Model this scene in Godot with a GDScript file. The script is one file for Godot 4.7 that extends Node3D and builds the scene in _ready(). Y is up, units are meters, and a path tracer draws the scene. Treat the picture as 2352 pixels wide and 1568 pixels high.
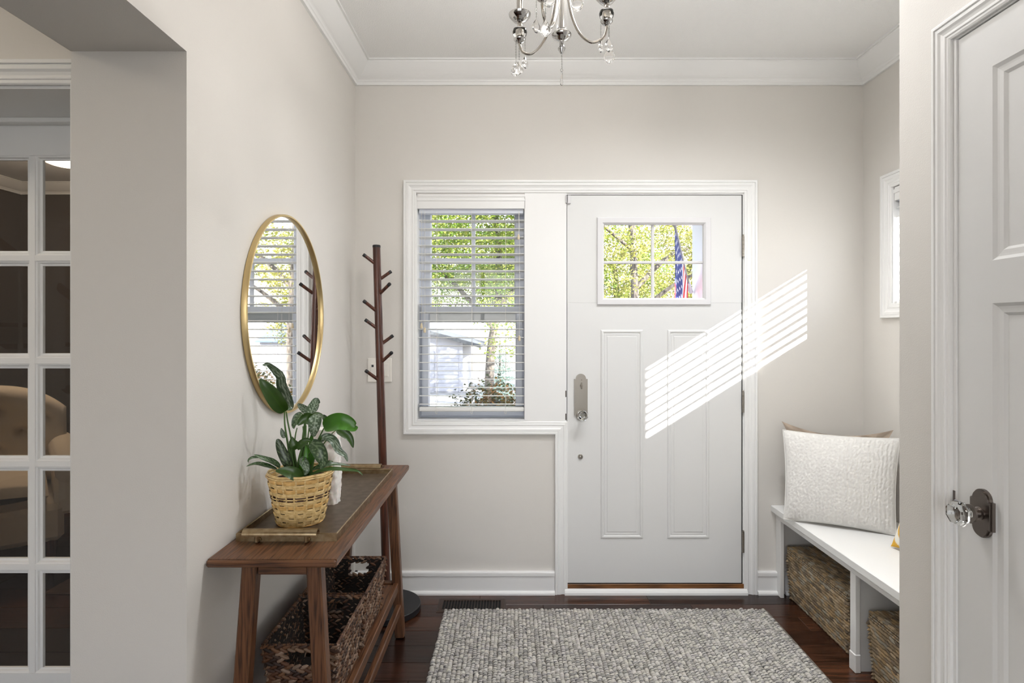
extends Node3D
# An entry hall in daylight. Camera at x 0, eye height 1.38, looking towards -z; the wall with the front door lies at z = BACK.

const BACK := -3.033
const LEFT := -0.8255
const RIGHT := 1.836
const HIGH := 2.76
const HALL := 1.012
const REAR := 1.8
const FAR_LEFT := -4.66

var M := {}
var taken := {}
var rng := RandomNumberGenerator.new()


func _ready() -> void:
	rng.seed = 7
	# --- camera, sky, sun, exposure
	var cam := Camera3D.new()
	cam.name = "camera"
	cam.projection = Camera3D.PROJECTION_FRUSTUM
	cam.near = 0.05
	cam.far = 300.0
	cam.size = 2.0 * 784.0 / 1330.0 * cam.near
	cam.frustum_offset = Vector2(-2.0, -27.0) / 1330.0 * cam.near
	cam.position = Vector3(0, 1.38, 0)
	add_child(cam)
	cam.current = true

	var env := Environment.new()
	env.background_mode = Environment.BG_SKY
	env.tonemap_mode = Environment.TONE_MAPPER_LINEAR
	env.tonemap_exposure = 1.86
	env.sdfgi_enabled = true
	env.ssao_enabled = true
	env.ssil_enabled = true
	var sky := ProceduralSkyMaterial.new()
	sky.sky_top_color = Color(0.86, 0.91, 1.0)
	sky.sky_horizon_color = Color(1.0, 0.985, 0.955)
	sky.ground_horizon_color = Color(0.8, 0.8, 0.78)
	sky.ground_bottom_color = Color(0.45, 0.43, 0.4)
	sky.sun_angle_max = 2.0
	sky.energy_multiplier = 3.4
	env.sky = Sky.new()
	env.sky.sky_material = sky
	var we := WorldEnvironment.new()
	we.name = "world"
	we.environment = env
	add_child(we)

	var sun := DirectionalLight3D.new()
	sun.name = "sun"
	sun.light_energy = 6.5
	sun.light_color = Color(1.0, 0.985, 0.96)
	sun.light_angular_distance = 0.53
	sun.shadow_enabled = true
	add_child(sun)
	sun.look_at_from_position(Vector3.ZERO, Vector3(-1.22, -0.754, -1.0), Vector3.UP)

	materials()
	shell()
	crown_and_base()
	front_door()
	window_beside_door()
	side_window()
	closet_door()
	french_door()
	den()
	stairs()
	lamps()
	bench()
	rug()
	console_table()
	tray()
	plant()
	vase()
	open_baskets()
	lidded_baskets()
	pillows()
	coat_rack()
	mirror()
	switch_plate()
	register()
	chandelier()
	outdoors()


# ---------------------------------------------------------------- building helpers

class Geo:
	var st := SurfaceTool.new()
	var sg := 1

	func _init() -> void:
		st.begin(Mesh.PRIMITIVE_TRIANGLES)

	func tri(a: Vector3, b: Vector3, c: Vector3, group := -1) -> void:   # counter-clockwise seen from outside
		st.set_smooth_group(group)
		st.add_vertex(a)
		st.add_vertex(c)
		st.add_vertex(b)

	func quad(a: Vector3, b: Vector3, c: Vector3, d: Vector3, group := -1) -> void:
		tri(a, b, c, group)
		tri(a, c, d, group)

	func face(p: Array, out: Vector3) -> void:
		var n: Vector3 = (p[1] - p[0]).cross(p[2] - p[0])
		if n.dot(out) < 0:
			p.reverse()
		for i in range(1, p.size() - 1):
			tri(p[0], p[i], p[i + 1])

	func box(c: Vector3, s: Vector3, bev := 0.0, b := Basis()) -> void:
		var h := s / 2
		var P := {}
		for sx in [-1, 1]:
			for sy in [-1, 1]:
				for sz in [-1, 1]:
					var k := Vector3i(sx, sy, sz)
					P[[k, 0]] = c + b * Vector3(sx * h.x, sy * (h.y - bev), sz * (h.z - bev))
					P[[k, 1]] = c + b * Vector3(sx * (h.x - bev), sy * h.y, sz * (h.z - bev))
					P[[k, 2]] = c + b * Vector3(sx * (h.x - bev), sy * (h.y - bev), sz * h.z)
		var order := [[-1, -1], [1, -1], [1, 1], [-1, 1]]
		for ax in 3:
			for s1 in [-1, 1]:
				var f := []
				for o in order:
					f.append(P[[key(ax, s1, o[0], o[1]), ax]])
				var n := Vector3.ZERO
				n[ax] = s1
				face(f, b * n)
		if bev <= 0.0:
			return
		for ax in 3:   # the edges along that axis
			var a1 := (ax + 1) % 3
			var a2 := (ax + 2) % 3
			for o in order:
				var k0 := key(ax, -1, o[0], o[1])
				var k1 := key(ax, 1, o[0], o[1])
				var n := Vector3.ZERO
				n[a1] = o[0]
				n[a2] = o[1]
				face([P[[k0, a1]], P[[k1, a1]], P[[k1, a2]], P[[k0, a2]]], b * n)
		for sx in [-1, 1]:
			for sy in [-1, 1]:
				for sz in [-1, 1]:
					var k := Vector3i(sx, sy, sz)
					face([P[[k, 0]], P[[k, 1]], P[[k, 2]]], b * Vector3(k))

	func key(ax: int, s: int, o1: int, o2: int) -> Vector3i:
		var k := Vector3i.ZERO
		k[ax] = s
		k[(ax + 1) % 3] = o1
		k[(ax + 2) % 3] = o2
		return k

	func span(a: Vector3, b: Vector3, bev := 0.0) -> void:   # a box between two corners
		box((a + b) / 2, (b - a).abs(), bev)

	func beam(a: Vector3, b: Vector3, w: float, d: float, bev := 0.002, side := Vector3.RIGHT) -> void:   # a square stick from a to b
		var y := (b - a).normalized()
		var z := side.cross(y).normalized()
		var x := y.cross(z)
		box((a + b) / 2, Vector3(w, a.distance_to(b), d), bev, Basis(x, y, z))

	func tube(p: Array, r, seg := 10, caps := true) -> void:
		sg += 1
		var n := p.size()
		var rings := []
		var side := Vector3.ZERO
		for i in n:
			var d: Vector3 = (p[mini(i + 1, n - 1)] - p[maxi(i - 1, 0)]).normalized()
			if side == Vector3.ZERO:
				side = (Vector3.UP if absf(d.y) < 0.9 else Vector3.RIGHT).cross(d).normalized()
			side = (side - d * side.dot(d)).normalized()
			var up := d.cross(side)
			var rr: float = r[i] if r is Array else r
			var ring := []
			for k in seg:
				var t := TAU * k / seg
				ring.append(p[i] + (side * cos(t) + up * sin(t)) * rr)
			rings.append(ring)
		for i in n - 1:
			for k in seg:
				var k2 := (k + 1) % seg
				quad(rings[i][k], rings[i][k2], rings[i + 1][k2], rings[i + 1][k], sg)
		if caps:
			for k in range(1, seg - 1):
				tri(rings[0][0], rings[0][k + 1], rings[0][k])
				tri(rings[n - 1][0], rings[n - 1][k], rings[n - 1][k + 1])

	func lathe(prof: Array, seg := 24, xf := Transform3D(), sx := 1.0) -> void:   # (radius, height) from bottom to top
		sg += 1
		for i in prof.size() - 1:
			if i > 0:
				var d0: Vector2 = (prof[i] - prof[i - 1]).normalized()
				var d1: Vector2 = (prof[i + 1] - prof[i]).normalized()
				if d0.dot(d1) < 0.8:
					sg += 1
			for k in seg:
				var t0 := TAU * k / seg
				var t1 := TAU * ((k + 1) % seg) / seg
				var a: Vector2 = prof[i]
				var b: Vector2 = prof[i + 1]
				var p00 := xf * Vector3(a.x * cos(t0) * sx, a.y, -a.x * sin(t0))
				var p01 := xf * Vector3(a.x * cos(t1) * sx, a.y, -a.x * sin(t1))
				var p10 := xf * Vector3(b.x * cos(t0) * sx, b.y, -b.x * sin(t0))
				var p11 := xf * Vector3(b.x * cos(t1) * sx, b.y, -b.x * sin(t1))
				if a.x > 1e-6:
					tri(p00, p01, p11, sg)
				if b.x > 1e-6:
					tri(p00, p11, p10, sg)

	func ball(c: Vector3, r: Vector3, seg := 14, b := Basis()) -> void:
		var prof := []
		var m := seg / 2
		for i in m + 1:
			var t := PI * i / m - PI / 2
			prof.append(Vector2(cos(t) if i > 0 and i < m else 0.0, sin(t)))
		lathe(prof, seg, Transform3D(b * Basis.from_scale(r), c))

	func sweep(outline: Array, path: Array, n: Vector3, closed := false, group := false) -> void:   # (across to the left of the path, along n), mitred at the corners
		var prof := outline.duplicate()
		if Geometry2D.is_polygon_clockwise(PackedVector2Array(prof)) != Geometry2D.is_polygon_clockwise(PackedVector2Array([Vector2(0, 0), Vector2(1, 0), Vector2(1, 1)])):
			prof.reverse()
		var cnt := path.size()
		var rows := []
		for i in cnt:
			var d0: Vector3 = (path[i] - path[(i + cnt - 1) % cnt]).normalized()
			var d1: Vector3 = (path[(i + 1) % cnt] - path[i]).normalized()
			if not closed and i == 0:
				d0 = d1
			if not closed and i == cnt - 1:
				d1 = d0
			var l0 := n.cross(d0)
			var l1 := n.cross(d1)
			var m := (l0 + l1) / (1.0 + l0.dot(l1))
			var row := []
			for q in prof:
				row.append(path[i] + m * q.x + n * q.y)
			rows.append(row)
		var k := prof.size()
		for i in (cnt if closed else cnt - 1):
			for j in k:
				var j2 := (j + 1) % k
				var r0: Array = rows[i]
				var r1: Array = rows[(i + 1) % cnt]
				quad(r0[j], r0[j2], r1[j2], r1[j], 100 + j if group else -1)
		if not closed:
			cap(prof, rows[0], false)
			cap(prof, rows[cnt - 1], true)

	func cap(prof: Array, row: Array, flip: bool) -> void:
		var t := Geometry2D.triangulate_polygon(PackedVector2Array(prof))
		for i in range(0, t.size(), 3):
			var ccw: bool = (prof[t[i + 1]] - prof[t[i]]).cross(prof[t[i + 2]] - prof[t[i]]) > 0
			if flip == ccw:
				tri(row[t[i]], row[t[i + 1]], row[t[i + 2]])
			else:
				tri(row[t[i]], row[t[i + 2]], row[t[i + 1]])

	func prism(poly: Array, xf: Transform3D, depth: float) -> void:   # a polygon in x, y pushed out along z
		var pts := PackedVector2Array(poly)
		if Geometry2D.is_polygon_clockwise(pts) != Geometry2D.is_polygon_clockwise(PackedVector2Array([Vector2(0, 0), Vector2(1, 0), Vector2(1, 1)])):
			pts.reverse()
		var t := Geometry2D.triangulate_polygon(pts)
		for i in range(0, t.size(), 3):
			var q := [pts[t[i]], pts[t[i + 1]], pts[t[i + 2]]]
			if (q[1] - q[0]).cross(q[2] - q[0]) < 0:
				q.reverse()
			tri(xf * Vector3(q[0].x, q[0].y, depth), xf * Vector3(q[1].x, q[1].y, depth), xf * Vector3(q[2].x, q[2].y, depth))
			tri(xf * Vector3(q[0].x, q[0].y, 0), xf * Vector3(q[2].x, q[2].y, 0), xf * Vector3(q[1].x, q[1].y, 0))
		for i in pts.size():
			var a := pts[i]
			var b := pts[(i + 1) % pts.size()]
			quad(xf * Vector3(a.x, a.y, 0), xf * Vector3(b.x, b.y, 0), xf * Vector3(b.x, b.y, depth), xf * Vector3(a.x, a.y, depth))

	func done() -> ArrayMesh:
		st.generate_normals()
		st.index()
		return st.commit()


func sheet(nu: int, nv: int, at: Callable, uv_scale := Vector2.ONE, tint = null) -> ArrayMesh:   # a smooth surface over (u, v) in 0..1
	var p := PackedVector3Array()
	var uv := PackedVector2Array()
	var col := PackedColorArray()
	for j in nv + 1:
		for i in nu + 1:
			var u := float(i) / nu
			var v := float(j) / nv
			p.append(at.call(u, v))
			uv.append(Vector2(u, v) * uv_scale)
			if tint:
				col.append(tint.call(u, v))
	var nrm := PackedVector3Array()
	nrm.resize(p.size())
	var idx := PackedInt32Array()
	for j in nv:
		for i in nu:
			var a := j * (nu + 1) + i
			var b := a + 1
			var c := a + nu + 2
			var d := a + nu + 1
			for t in [[a, b, c], [a, c, d]]:
				idx.append_array([t[0], t[2], t[1]])
				var n: Vector3 = (p[t[1]] - p[t[0]]).cross(p[t[2]] - p[t[0]])
				nrm[t[0]] += n
				nrm[t[1]] += n
				nrm[t[2]] += n
	for i in nrm.size():
		nrm[i] = nrm[i].normalized() if nrm[i].length_squared() > 1e-20 else Vector3.UP
	var arr := []
	arr.resize(Mesh.ARRAY_MAX)
	arr[Mesh.ARRAY_VERTEX] = p
	arr[Mesh.ARRAY_NORMAL] = nrm
	arr[Mesh.ARRAY_TEX_UV] = uv
	arr[Mesh.ARRAY_INDEX] = idx
	if col.size():
		arr[Mesh.ARRAY_COLOR] = col
	var m := ArrayMesh.new()
	m.add_surface_from_arrays(Mesh.PRIMITIVE_TRIANGLES, arr)
	return m


func numbered(called: String) -> String:
	var n: int = taken.get(called, 0)
	taken[called] = n + 1
	return called if n == 0 else "%s_%03d" % [called, n]


func obj(called: String, shape, m: Material, parent: Node = self) -> MeshInstance3D:
	var o := MeshInstance3D.new()
	o.name = numbered(called) if parent == self else called
	o.mesh = shape.done() if shape is Geo else shape
	o.material_override = m
	parent.add_child(o, true)
	return o


func tag(o: Node, label: String, category := "", group := "", kind := "") -> Node:
	o.set_meta("label", label)
	if category:
		o.set_meta("category", category)
	if group:
		o.set_meta("group", group)
	if kind:
		o.set_meta("kind", kind)
	return o


func thing(called: String, label: String, category: String, at := Vector3.ZERO, group := "", kind := "") -> Node3D:
	var o := Node3D.new()
	o.name = numbered(called)
	add_child(o)
	o.position = at
	tag(o, label, category, group, kind)
	return o


func many(called: String, mesh: Mesh, m: Material, xfs: Array, cols: Array, parent: Node) -> MultiMeshInstance3D:
	var mm := MultiMesh.new()
	mm.transform_format = MultiMesh.TRANSFORM_3D
	mm.use_colors = cols.size() > 0
	mm.mesh = mesh
	mm.instance_count = xfs.size()
	for i in xfs.size():
		mm.set_instance_transform(i, xfs[i])
		if cols.size():
			mm.set_instance_color(i, cols[i])
	var o := MultiMeshInstance3D.new()
	o.name = numbered(called) if parent == self else called
	o.multimesh = mm
	o.material_override = m
	o.set_meta("kind", "stuff")
	parent.add_child(o, true)
	return o


func smooth_path(p: Array, n := 6) -> Array:
	var c := Curve3D.new()
	for i in p.size():
		var t: Vector3 = (p[mini(i + 1, p.size() - 1)] - p[maxi(i - 1, 0)]) / 6.0
		c.add_point(p[i], -t, t)
	var out := []
	var cnt := n * (p.size() - 1)
	for i in cnt + 1:
		var f := float(i) / cnt * (p.size() - 1)
		var k := mini(int(f), p.size() - 2)
		out.append(c.sample(k, f - k))
	return out


# ---------------------------------------------------------------- materials

func noise_tex(freq: float, kind: int, ramp: Array, octaves := 4, size := 512, as_normal := false, s := 1) -> NoiseTexture2D:
	var n := FastNoiseLite.new()
	n.noise_type = kind
	n.frequency = freq
	n.fractal_octaves = octaves
	n.seed = s
	var t := NoiseTexture2D.new()
	t.width = size
	t.height = size
	t.seamless = true
	t.noise = n
	t.as_normal_map = as_normal
	if ramp.size():
		var g := Gradient.new()
		g.offsets = PackedFloat32Array(ramp.map(func(q): return q[0]))
		g.colors = PackedColorArray(ramp.map(func(q): return q[1]))
		t.color_ramp = g
	return t


func mat(called: String, c: Color, rough := 0.6, metal := 0.0) -> StandardMaterial3D:
	var m := StandardMaterial3D.new()
	m.resource_name = called
	m.albedo_color = c
	m.roughness = rough
	m.metallic = metal
	M[called] = m
	return m


func triplanar(m: StandardMaterial3D, s: Vector3, world := false) -> void:
	m.uv1_triplanar = true
	m.uv1_world_triplanar = world
	m.uv1_scale = s
	m.uv1_triplanar_sharpness = 8.0


func materials() -> void:
	var orange_peel := noise_tex(0.06, FastNoiseLite.TYPE_SIMPLEX, [], 2)
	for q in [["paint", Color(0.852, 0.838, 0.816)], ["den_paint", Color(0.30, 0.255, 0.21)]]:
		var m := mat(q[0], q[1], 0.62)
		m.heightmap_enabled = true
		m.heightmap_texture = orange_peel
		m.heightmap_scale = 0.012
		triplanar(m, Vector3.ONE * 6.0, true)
	var ce := mat("ceiling", Color(0.95, 0.948, 0.943), 0.85)
	ce.heightmap_enabled = true
	ce.heightmap_texture = noise_tex(0.06, FastNoiseLite.TYPE_SIMPLEX_SMOOTH, [], 3)
	ce.heightmap_scale = 0.13
	triplanar(ce, Vector3.ONE * 4.4, true)
	mat("trim", Color(0.925, 0.925, 0.92), 0.38)
	mat("door_white", Color(0.865, 0.865, 0.86), 0.42)
	mat("lite_frame", Color(0.86, 0.855, 0.86), 0.5)
	mat("vinyl", Color(0.84, 0.86, 0.9), 0.45)
	mat("slat", Color(0.91, 0.91, 0.90), 0.45)
	mat("cord", Color(0.9, 0.89, 0.87), 0.8)
	mat("tassel", Color(0.86, 0.8, 0.68), 0.5)
	mat("screen_grey", Color(0.62, 0.64, 0.65), 0.5)
	mat("gasket", Color(0.07, 0.07, 0.075), 0.7)
	mat("gap_shade", Color(0.03, 0.03, 0.03), 0.9)
	mat("nickel", Color(0.62, 0.6, 0.57), 0.32, 1.0)
	mat("nickel_dark", Color(0.5, 0.47, 0.45), 0.28, 1.0)
	mat("chrome", Color(0.8, 0.8, 0.8), 0.06, 1.0)
	mat("arm_metal", Color(0.74, 0.72, 0.69), 0.14, 1.0)
	mat("silver", Color(0.97, 0.97, 0.97), 0.015, 1.0)
	mat("gold", Color(0.80, 0.71, 0.52), 0.36, 1.0)
	mat("black_metal", Color(0.09, 0.09, 0.1), 0.42)
	mat("register_metal", Color(0.23, 0.165, 0.13), 0.42, 0.3)
	mat("switch_white", Color(0.93, 0.915, 0.885), 0.35)
	var gl := mat("pane", Color(1, 1, 1, 0.03), 0.0)
	gl.transparency = BaseMaterial3D.TRANSPARENCY_ALPHA
	var cr := mat("crystal", Color(1, 1, 1, 0.0), 0.0)
	cr.refraction_enabled = true
	cr.refraction_scale = 0.05
	var kg := mat("knob_glass", Color(0.97, 0.98, 0.98, 0.0), 0.0)
	kg.refraction_enabled = true
	kg.refraction_scale = 0.05
	# wood: the same streaks laid along x, y or z
	var streak := noise_tex(0.02, FastNoiseLite.TYPE_PERLIN, [[0.2, Color(0.55, 0.55, 0.55)], [0.5, Color(0.85, 0.85, 0.85)], [0.8, Color(1.0, 1.0, 1.0)]], 5)
	var ring := noise_tex(0.03, FastNoiseLite.TYPE_PERLIN, [[0.1, Color(0.50, 0.47, 0.45)], [0.42, Color(0.84, 0.82, 0.80)], [0.7, Color(1.0, 1.0, 1.0)]], 5, 512, false, 5)
	var kinds := {"table_wood": [Color(0.43, 0.285, 0.185), 0.4, ring], "rack_wood": [Color(0.37, 0.205, 0.145), 0.28, streak]}
	for k in kinds:
		for ax in 3:
			var m := mat(k + "_" + "xyz"[ax], kinds[k][0], kinds[k][1])
			m.albedo_texture = kinds[k][2]
			var s := Vector3.ONE * 11.0
			s[ax] = 0.55
			triplanar(m, s)
			m.heightmap_enabled = true
			m.heightmap_texture = kinds[k][2]
			m.heightmap_scale = 0.05
	for i in 5:
		var c: Color = [Color(0.26, 0.145, 0.095), Color(0.205, 0.11, 0.075), Color(0.31, 0.18, 0.115), Color(0.185, 0.10, 0.07), Color(0.36, 0.215, 0.14)][i]
		var m := mat("floor_wood_%d" % i, c, 0.24)
		m.albedo_texture = streak
		m.uv1_offset = Vector3(0.37 * i, 0.21 * i, 0.43 * i)
		m.heightmap_enabled = true
		m.heightmap_texture = streak
		m.heightmap_scale = 0.04
		triplanar(m, Vector3(0.5, 6.0, 6.0), true)
	mat("subfloor", Color(0.04, 0.025, 0.02), 0.9)
	var oak := mat("oak", Color(0.55, 0.36, 0.19), 0.45)
	oak.albedo_texture = streak
	triplanar(oak, Vector3(0.6, 9, 9))
	# antique metal of the tray
	var patina := noise_tex(0.012, FastNoiseLite.TYPE_SIMPLEX, [[0.2, Color(0.86, 0.83, 0.79)], [0.5, Color(0.93, 0.92, 0.89)], [0.85, Color(1, 1, 1)]], 5, 512, false, 3)
	var tr := mat("tray_brass", Color(0.66, 0.585, 0.47), 0.34, 1.0)
	tr.albedo_texture = patina
	triplanar(tr, Vector3.ONE * 5.0)
	var tb := mat("tray_base", Color(0.42, 0.37, 0.32), 0.42, 0.55)
	tb.albedo_texture = patina
	triplanar(tb, Vector3.ONE * 3.0)
	# fibres and cloth
	for q in [["fibre", Color(1, 1, 1), 0.65], ["wool", Color(1, 1, 1), 0.95], ["leaf_tint", Color(1, 1, 1), 0.55]]:
		var m := mat(q[0], q[1], q[2])
		m.vertex_color_use_as_albedo = true
	mat("plant_leaf", Color(1, 1, 1), 0.34).vertex_color_use_as_albedo = true
	M["leaf_tint"].backlight_enabled = true
	M["leaf_tint"].backlight = Color(0.55, 0.6, 0.3)
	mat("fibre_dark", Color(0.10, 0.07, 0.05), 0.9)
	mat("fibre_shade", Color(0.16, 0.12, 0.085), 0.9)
	var bam := noise_tex(0.02, FastNoiseLite.TYPE_PERLIN, [[0.15, Color(0.86, 0.81, 0.72)], [0.5, Color(0.96, 0.95, 0.92)], [0.85, Color(1, 1, 1)]], 4, 256, false, 9)
	for q in [["bamboo", Color(0.93, 0.82, 0.60)], ["bamboo_deep", Color(0.90, 0.74, 0.48)], ["bamboo_brown", Color(0.30, 0.16, 0.09)]]:
		var m := mat(q[0], q[1], 0.42)
		m.albedo_texture = bam
		triplanar(m, Vector3(14, 40, 14))
	var weave := noise_tex(0.2, FastNoiseLite.TYPE_SIMPLEX, [], 2, 256)
	for q in [["taupe_cloth", Color(0.66, 0.60, 0.54)], ["cream_cloth", Color(0.86, 0.80, 0.71)], ["den_rug", Color(0.42, 0.32, 0.25)]]:
		var m := mat(q[0], q[1], 0.95)
		m.rim_enabled = true
		m.rim = 0.3
		m.rim_tint = 0.5
		m.heightmap_enabled = true
		m.heightmap_texture = weave
		m.heightmap_scale = 0.06
		triplanar(m, Vector3.ONE * 12.0)
	var va := mat("paper_white", Color(0.90, 0.885, 0.865), 0.75)
	va.subsurf_scatter_enabled = true
	va.subsurf_scatter_strength = 0.15
	mat("soil", Color(0.16, 0.09, 0.055), 1.0)
	mat("stem", Color(0.23, 0.36, 0.12), 0.5)
	mat("wire", Color(0.55, 0.55, 0.53), 0.2, 1.0)
	var lamp := mat("lamp_glow", Color(1, 0.97, 0.9), 0.5)
	lamp.emission_enabled = true
	lamp.emission = Color(1.0, 0.88, 0.7)
	lamp.emission_energy_multiplier = 1.6
	# outdoors
	mat("siding", Color(0.56, 0.56, 0.58), 0.7)
	mat("roof_grey", Color(0.22, 0.235, 0.25), 0.9)
	mat("column_white", Color(0.86, 0.88, 0.92), 0.6)
	var ba := mat("bark", Color(0.36, 0.34, 0.31), 0.95)
	ba.albedo_texture = noise_tex(0.03, FastNoiseLite.TYPE_PERLIN, [[0.2, Color(0.45, 0.42, 0.4)], [0.6, Color(0.9, 0.88, 0.86)], [0.9, Color(1, 1, 1)]], 4, 256, false, 8)
	triplanar(ba, Vector3(5, 1.2, 5), true)
	var co := mat("concrete", Color(0.45, 0.445, 0.44), 0.95)
	co.albedo_texture = noise_tex(0.01, FastNoiseLite.TYPE_SIMPLEX, [[0.2, Color(0.8, 0.8, 0.78)], [0.8, Color(1, 1, 1)]], 5, 512, false, 2)
	triplanar(co, Vector3.ONE * 0.3, true)


# ---------------------------------------------------------------- the shell of the house

func slab_of(boxes: Array) -> Geo:
	var g := Geo.new()
	for b in boxes:
		g.span(b[0], b[1])
	return g


func structure(called: String, boxes: Array, m: Material, label: String, category: String) -> MeshInstance3D:
	var o := obj(called, slab_of(boxes), m)
	tag(o, label, category, "", "structure")
	return o


func shell() -> void:
	var B := BACK - 0.157
	structure("wall_back", [
		[Vector3(-1.118, 0, B), Vector3(-0.504, HIGH, BACK)],
		[Vector3(-0.504, 0, B), Vector3(0.068, 0.906, BACK)],
		[Vector3(-0.504, 2.087, B), Vector3(1.209, HIGH, BACK)],
		[Vector3(0.068, 0, B), Vector3(0.278, 2.087, BACK)],
		[Vector3(1.209, 0, B), Vector3(2.0, HIGH, BACK)],
	], M.paint, "greige painted wall with the front door and the window beside it", "wall")
	structure("wall_left", [
		[Vector3(-1.118, 0, BACK), Vector3(LEFT, HIGH, -1.465)],
		[Vector3(-1.118, 2.084, -1.465), Vector3(LEFT, HIGH, REAR)],
	], M.paint, "greige wall at left that carries the round mirror and runs on above the wide opening", "wall")
	structure("wall_right", [
		[Vector3(RIGHT, 0, BACK), Vector3(RIGHT + 0.16, HIGH, -2.794)],
		[Vector3(RIGHT, 0, -2.794), Vector3(RIGHT + 0.16, 1.501, -1.97)],
		[Vector3(RIGHT, 2.07, -2.794), Vector3(RIGHT + 0.16, HIGH, -1.97)],
		[Vector3(RIGHT, 0, -1.97), Vector3(RIGHT + 0.16, HIGH, -1.40)],
	], M.paint, "greige wall with the small window above the bench", "wall")
	structure("wall_near_right", [
		[Vector3(HALL, 0, -1.516), Vector3(HALL + 0.12, HIGH, -1.3226)],
		[Vector3(HALL, 2.043, -1.3226), Vector3(HALL + 0.12, HIGH, -0.556)],
		[Vector3(HALL, 0, -0.556), Vector3(HALL + 0.12, HIGH, REAR)],
		[Vector3(HALL + 0.12, 0, -1.516), Vector3(2.0, HIGH, -1.40)],
	], M.paint, "greige wall in the right foreground around the closet door", "wall")
	structure("wall_rear", [
		[Vector3(FAR_LEFT - 0.12, 0, REAR), Vector3(-1.7, HIGH, REAR + 0.12)],
		[Vector3(-1.7, 0, REAR), Vector3(0.85, 0.5, REAR + 0.12)],
		[Vector3(-1.7, 2.45, REAR), Vector3(0.85, HIGH, REAR + 0.12)],
		[Vector3(0.85, 0, REAR), Vector3(HALL + 0.12, HIGH, REAR + 0.12)],
	], M.paint, "greige wall at the back of the hall behind the viewer", "wall")
	structure("wall_far_left", [[Vector3(FAR_LEFT - 0.12, 0, -1.7), Vector3(FAR_LEFT, HIGH, REAR)]], M.paint, "greige wall at the far left end of the hall", "wall")
	structure("wall_french", [
		[Vector3(FAR_LEFT, 0, -1.876), Vector3(-2.02, HIGH, -1.591)],
		[Vector3(-2.02, 2.06, -1.876), Vector3(-1.215, HIGH, -1.591)],
		[Vector3(-1.215, 0, -1.876), Vector3(-1.118, HIGH, -1.591)],
	], M.paint, "greige wall at left around the glazed double-column door", "wall")
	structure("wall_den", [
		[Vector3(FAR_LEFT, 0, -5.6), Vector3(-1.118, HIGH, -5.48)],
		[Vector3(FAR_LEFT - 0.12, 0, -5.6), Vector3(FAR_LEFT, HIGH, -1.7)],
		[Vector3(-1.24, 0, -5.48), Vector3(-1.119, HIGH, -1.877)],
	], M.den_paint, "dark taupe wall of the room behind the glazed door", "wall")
	structure("roof", [[Vector3(-4.0, 2.50, REAR + 0.121), Vector3(4.0, 2.62, REAR + 2.8)]], M.trim, "added deep white eave behind the viewer, keeping sun out of the rear window", "roof")  # added eave, out of view, blocks direct sun at the rear window
	structure("unseen_porch_roof", [[Vector3(-1.3, 2.85, -5.25), Vector3(5.2, 2.97, BACK - 0.158)]], M.trim, "unseen white porch roof shading the column and the front step", "roof")  # out of view, placed to shade the column, flag and window
	var rw := thing("window_3", "added wide white-framed window behind the viewer, letting in fill daylight", "window", Vector3.ZERO, "", "structure")  # added opening, out of view, lets in fill daylight from behind
	for x in [-1.68, -0.425, 0.83]:
		obj("mullion", slab_of([[Vector3(x - 0.025, 0.5, REAR + 0.04), Vector3(x + 0.025, 2.45, REAR + 0.09)]]), M.trim, rw)
	for y in [0.52, 2.43]:
		obj("rail", slab_of([[Vector3(-1.7, y - 0.022, REAR + 0.04), Vector3(0.85, y + 0.022, REAR + 0.09)]]), M.trim, rw)
	for x in [-1.66, -0.405]:
		var pg := Geo.new()
		pg.face([Vector3(x, 0.53, REAR + 0.06), Vector3(x + 1.215, 0.53, REAR + 0.06), Vector3(x + 1.215, 2.42, REAR + 0.06), Vector3(x, 2.42, REAR + 0.06)], Vector3.FORWARD)
		obj("pane", pg, M.pane, rw)
	structure("ceiling", [[Vector3(FAR_LEFT - 0.12, HIGH, -5.6), Vector3(2.1, HIGH + 0.16, REAR + 0.12)]], M.ceiling, "white stippled ceiling of the entry hall", "ceiling")

	# the floor: planks that run across, each a piece of its own
	var fl := thing("floor", "dark stained hardwood floor of wide planks running across the entry", "floor", Vector3.ZERO, "", "structure")
	obj("subfloor", slab_of([[Vector3(FAR_LEFT - 0.12, -0.15, -5.6), Vector3(2.0, -0.018, REAR + 0.12)]]), M.subfloor, fl)
	var meshes := {}
	for area in [[LEFT, RIGHT, BACK, -0.9], [FAR_LEFT, -1.118, -5.48, -1.6], [FAR_LEFT, HALL, -0.9, REAR]]:
		var w: float = 0.127
		var z: float = area[2] if area[2] > BACK - 0.01 else area[2]
		if area[2] == BACK:
			z = -3.037
		if area[3] == REAR:
			w = 0.54
		elif area[2] < -4.0:
			w = 0.20
		var row := 0
		while z < area[3] - 0.01:
			var d: float = minf(w, area[3] - z)
			var x: float = area[0] - rng.randf_range(0.0, 0.9)
			while x < area[1]:
				var ln: float = rng.randf_range(0.55, 1.25) if w < 0.15 else 2.2
				var x0: float = maxf(x, area[0])
				var x1: float = minf(x + ln, area[1])
				x += ln
				if x1 - x0 < 0.02:
					continue
				var g := Geo.new()
				g.box(Vector3.ZERO, Vector3(x1 - x0 - 0.0006, 0.018, d - 0.0006), 0.0016)
				var o := obj("plank", g, M["floor_wood_%d" % rng.randi_range(0, 4)], fl)
				o.position = Vector3((x0 + x1) / 2, -0.009, z + d / 2)
			z += d
			row += 1


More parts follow.
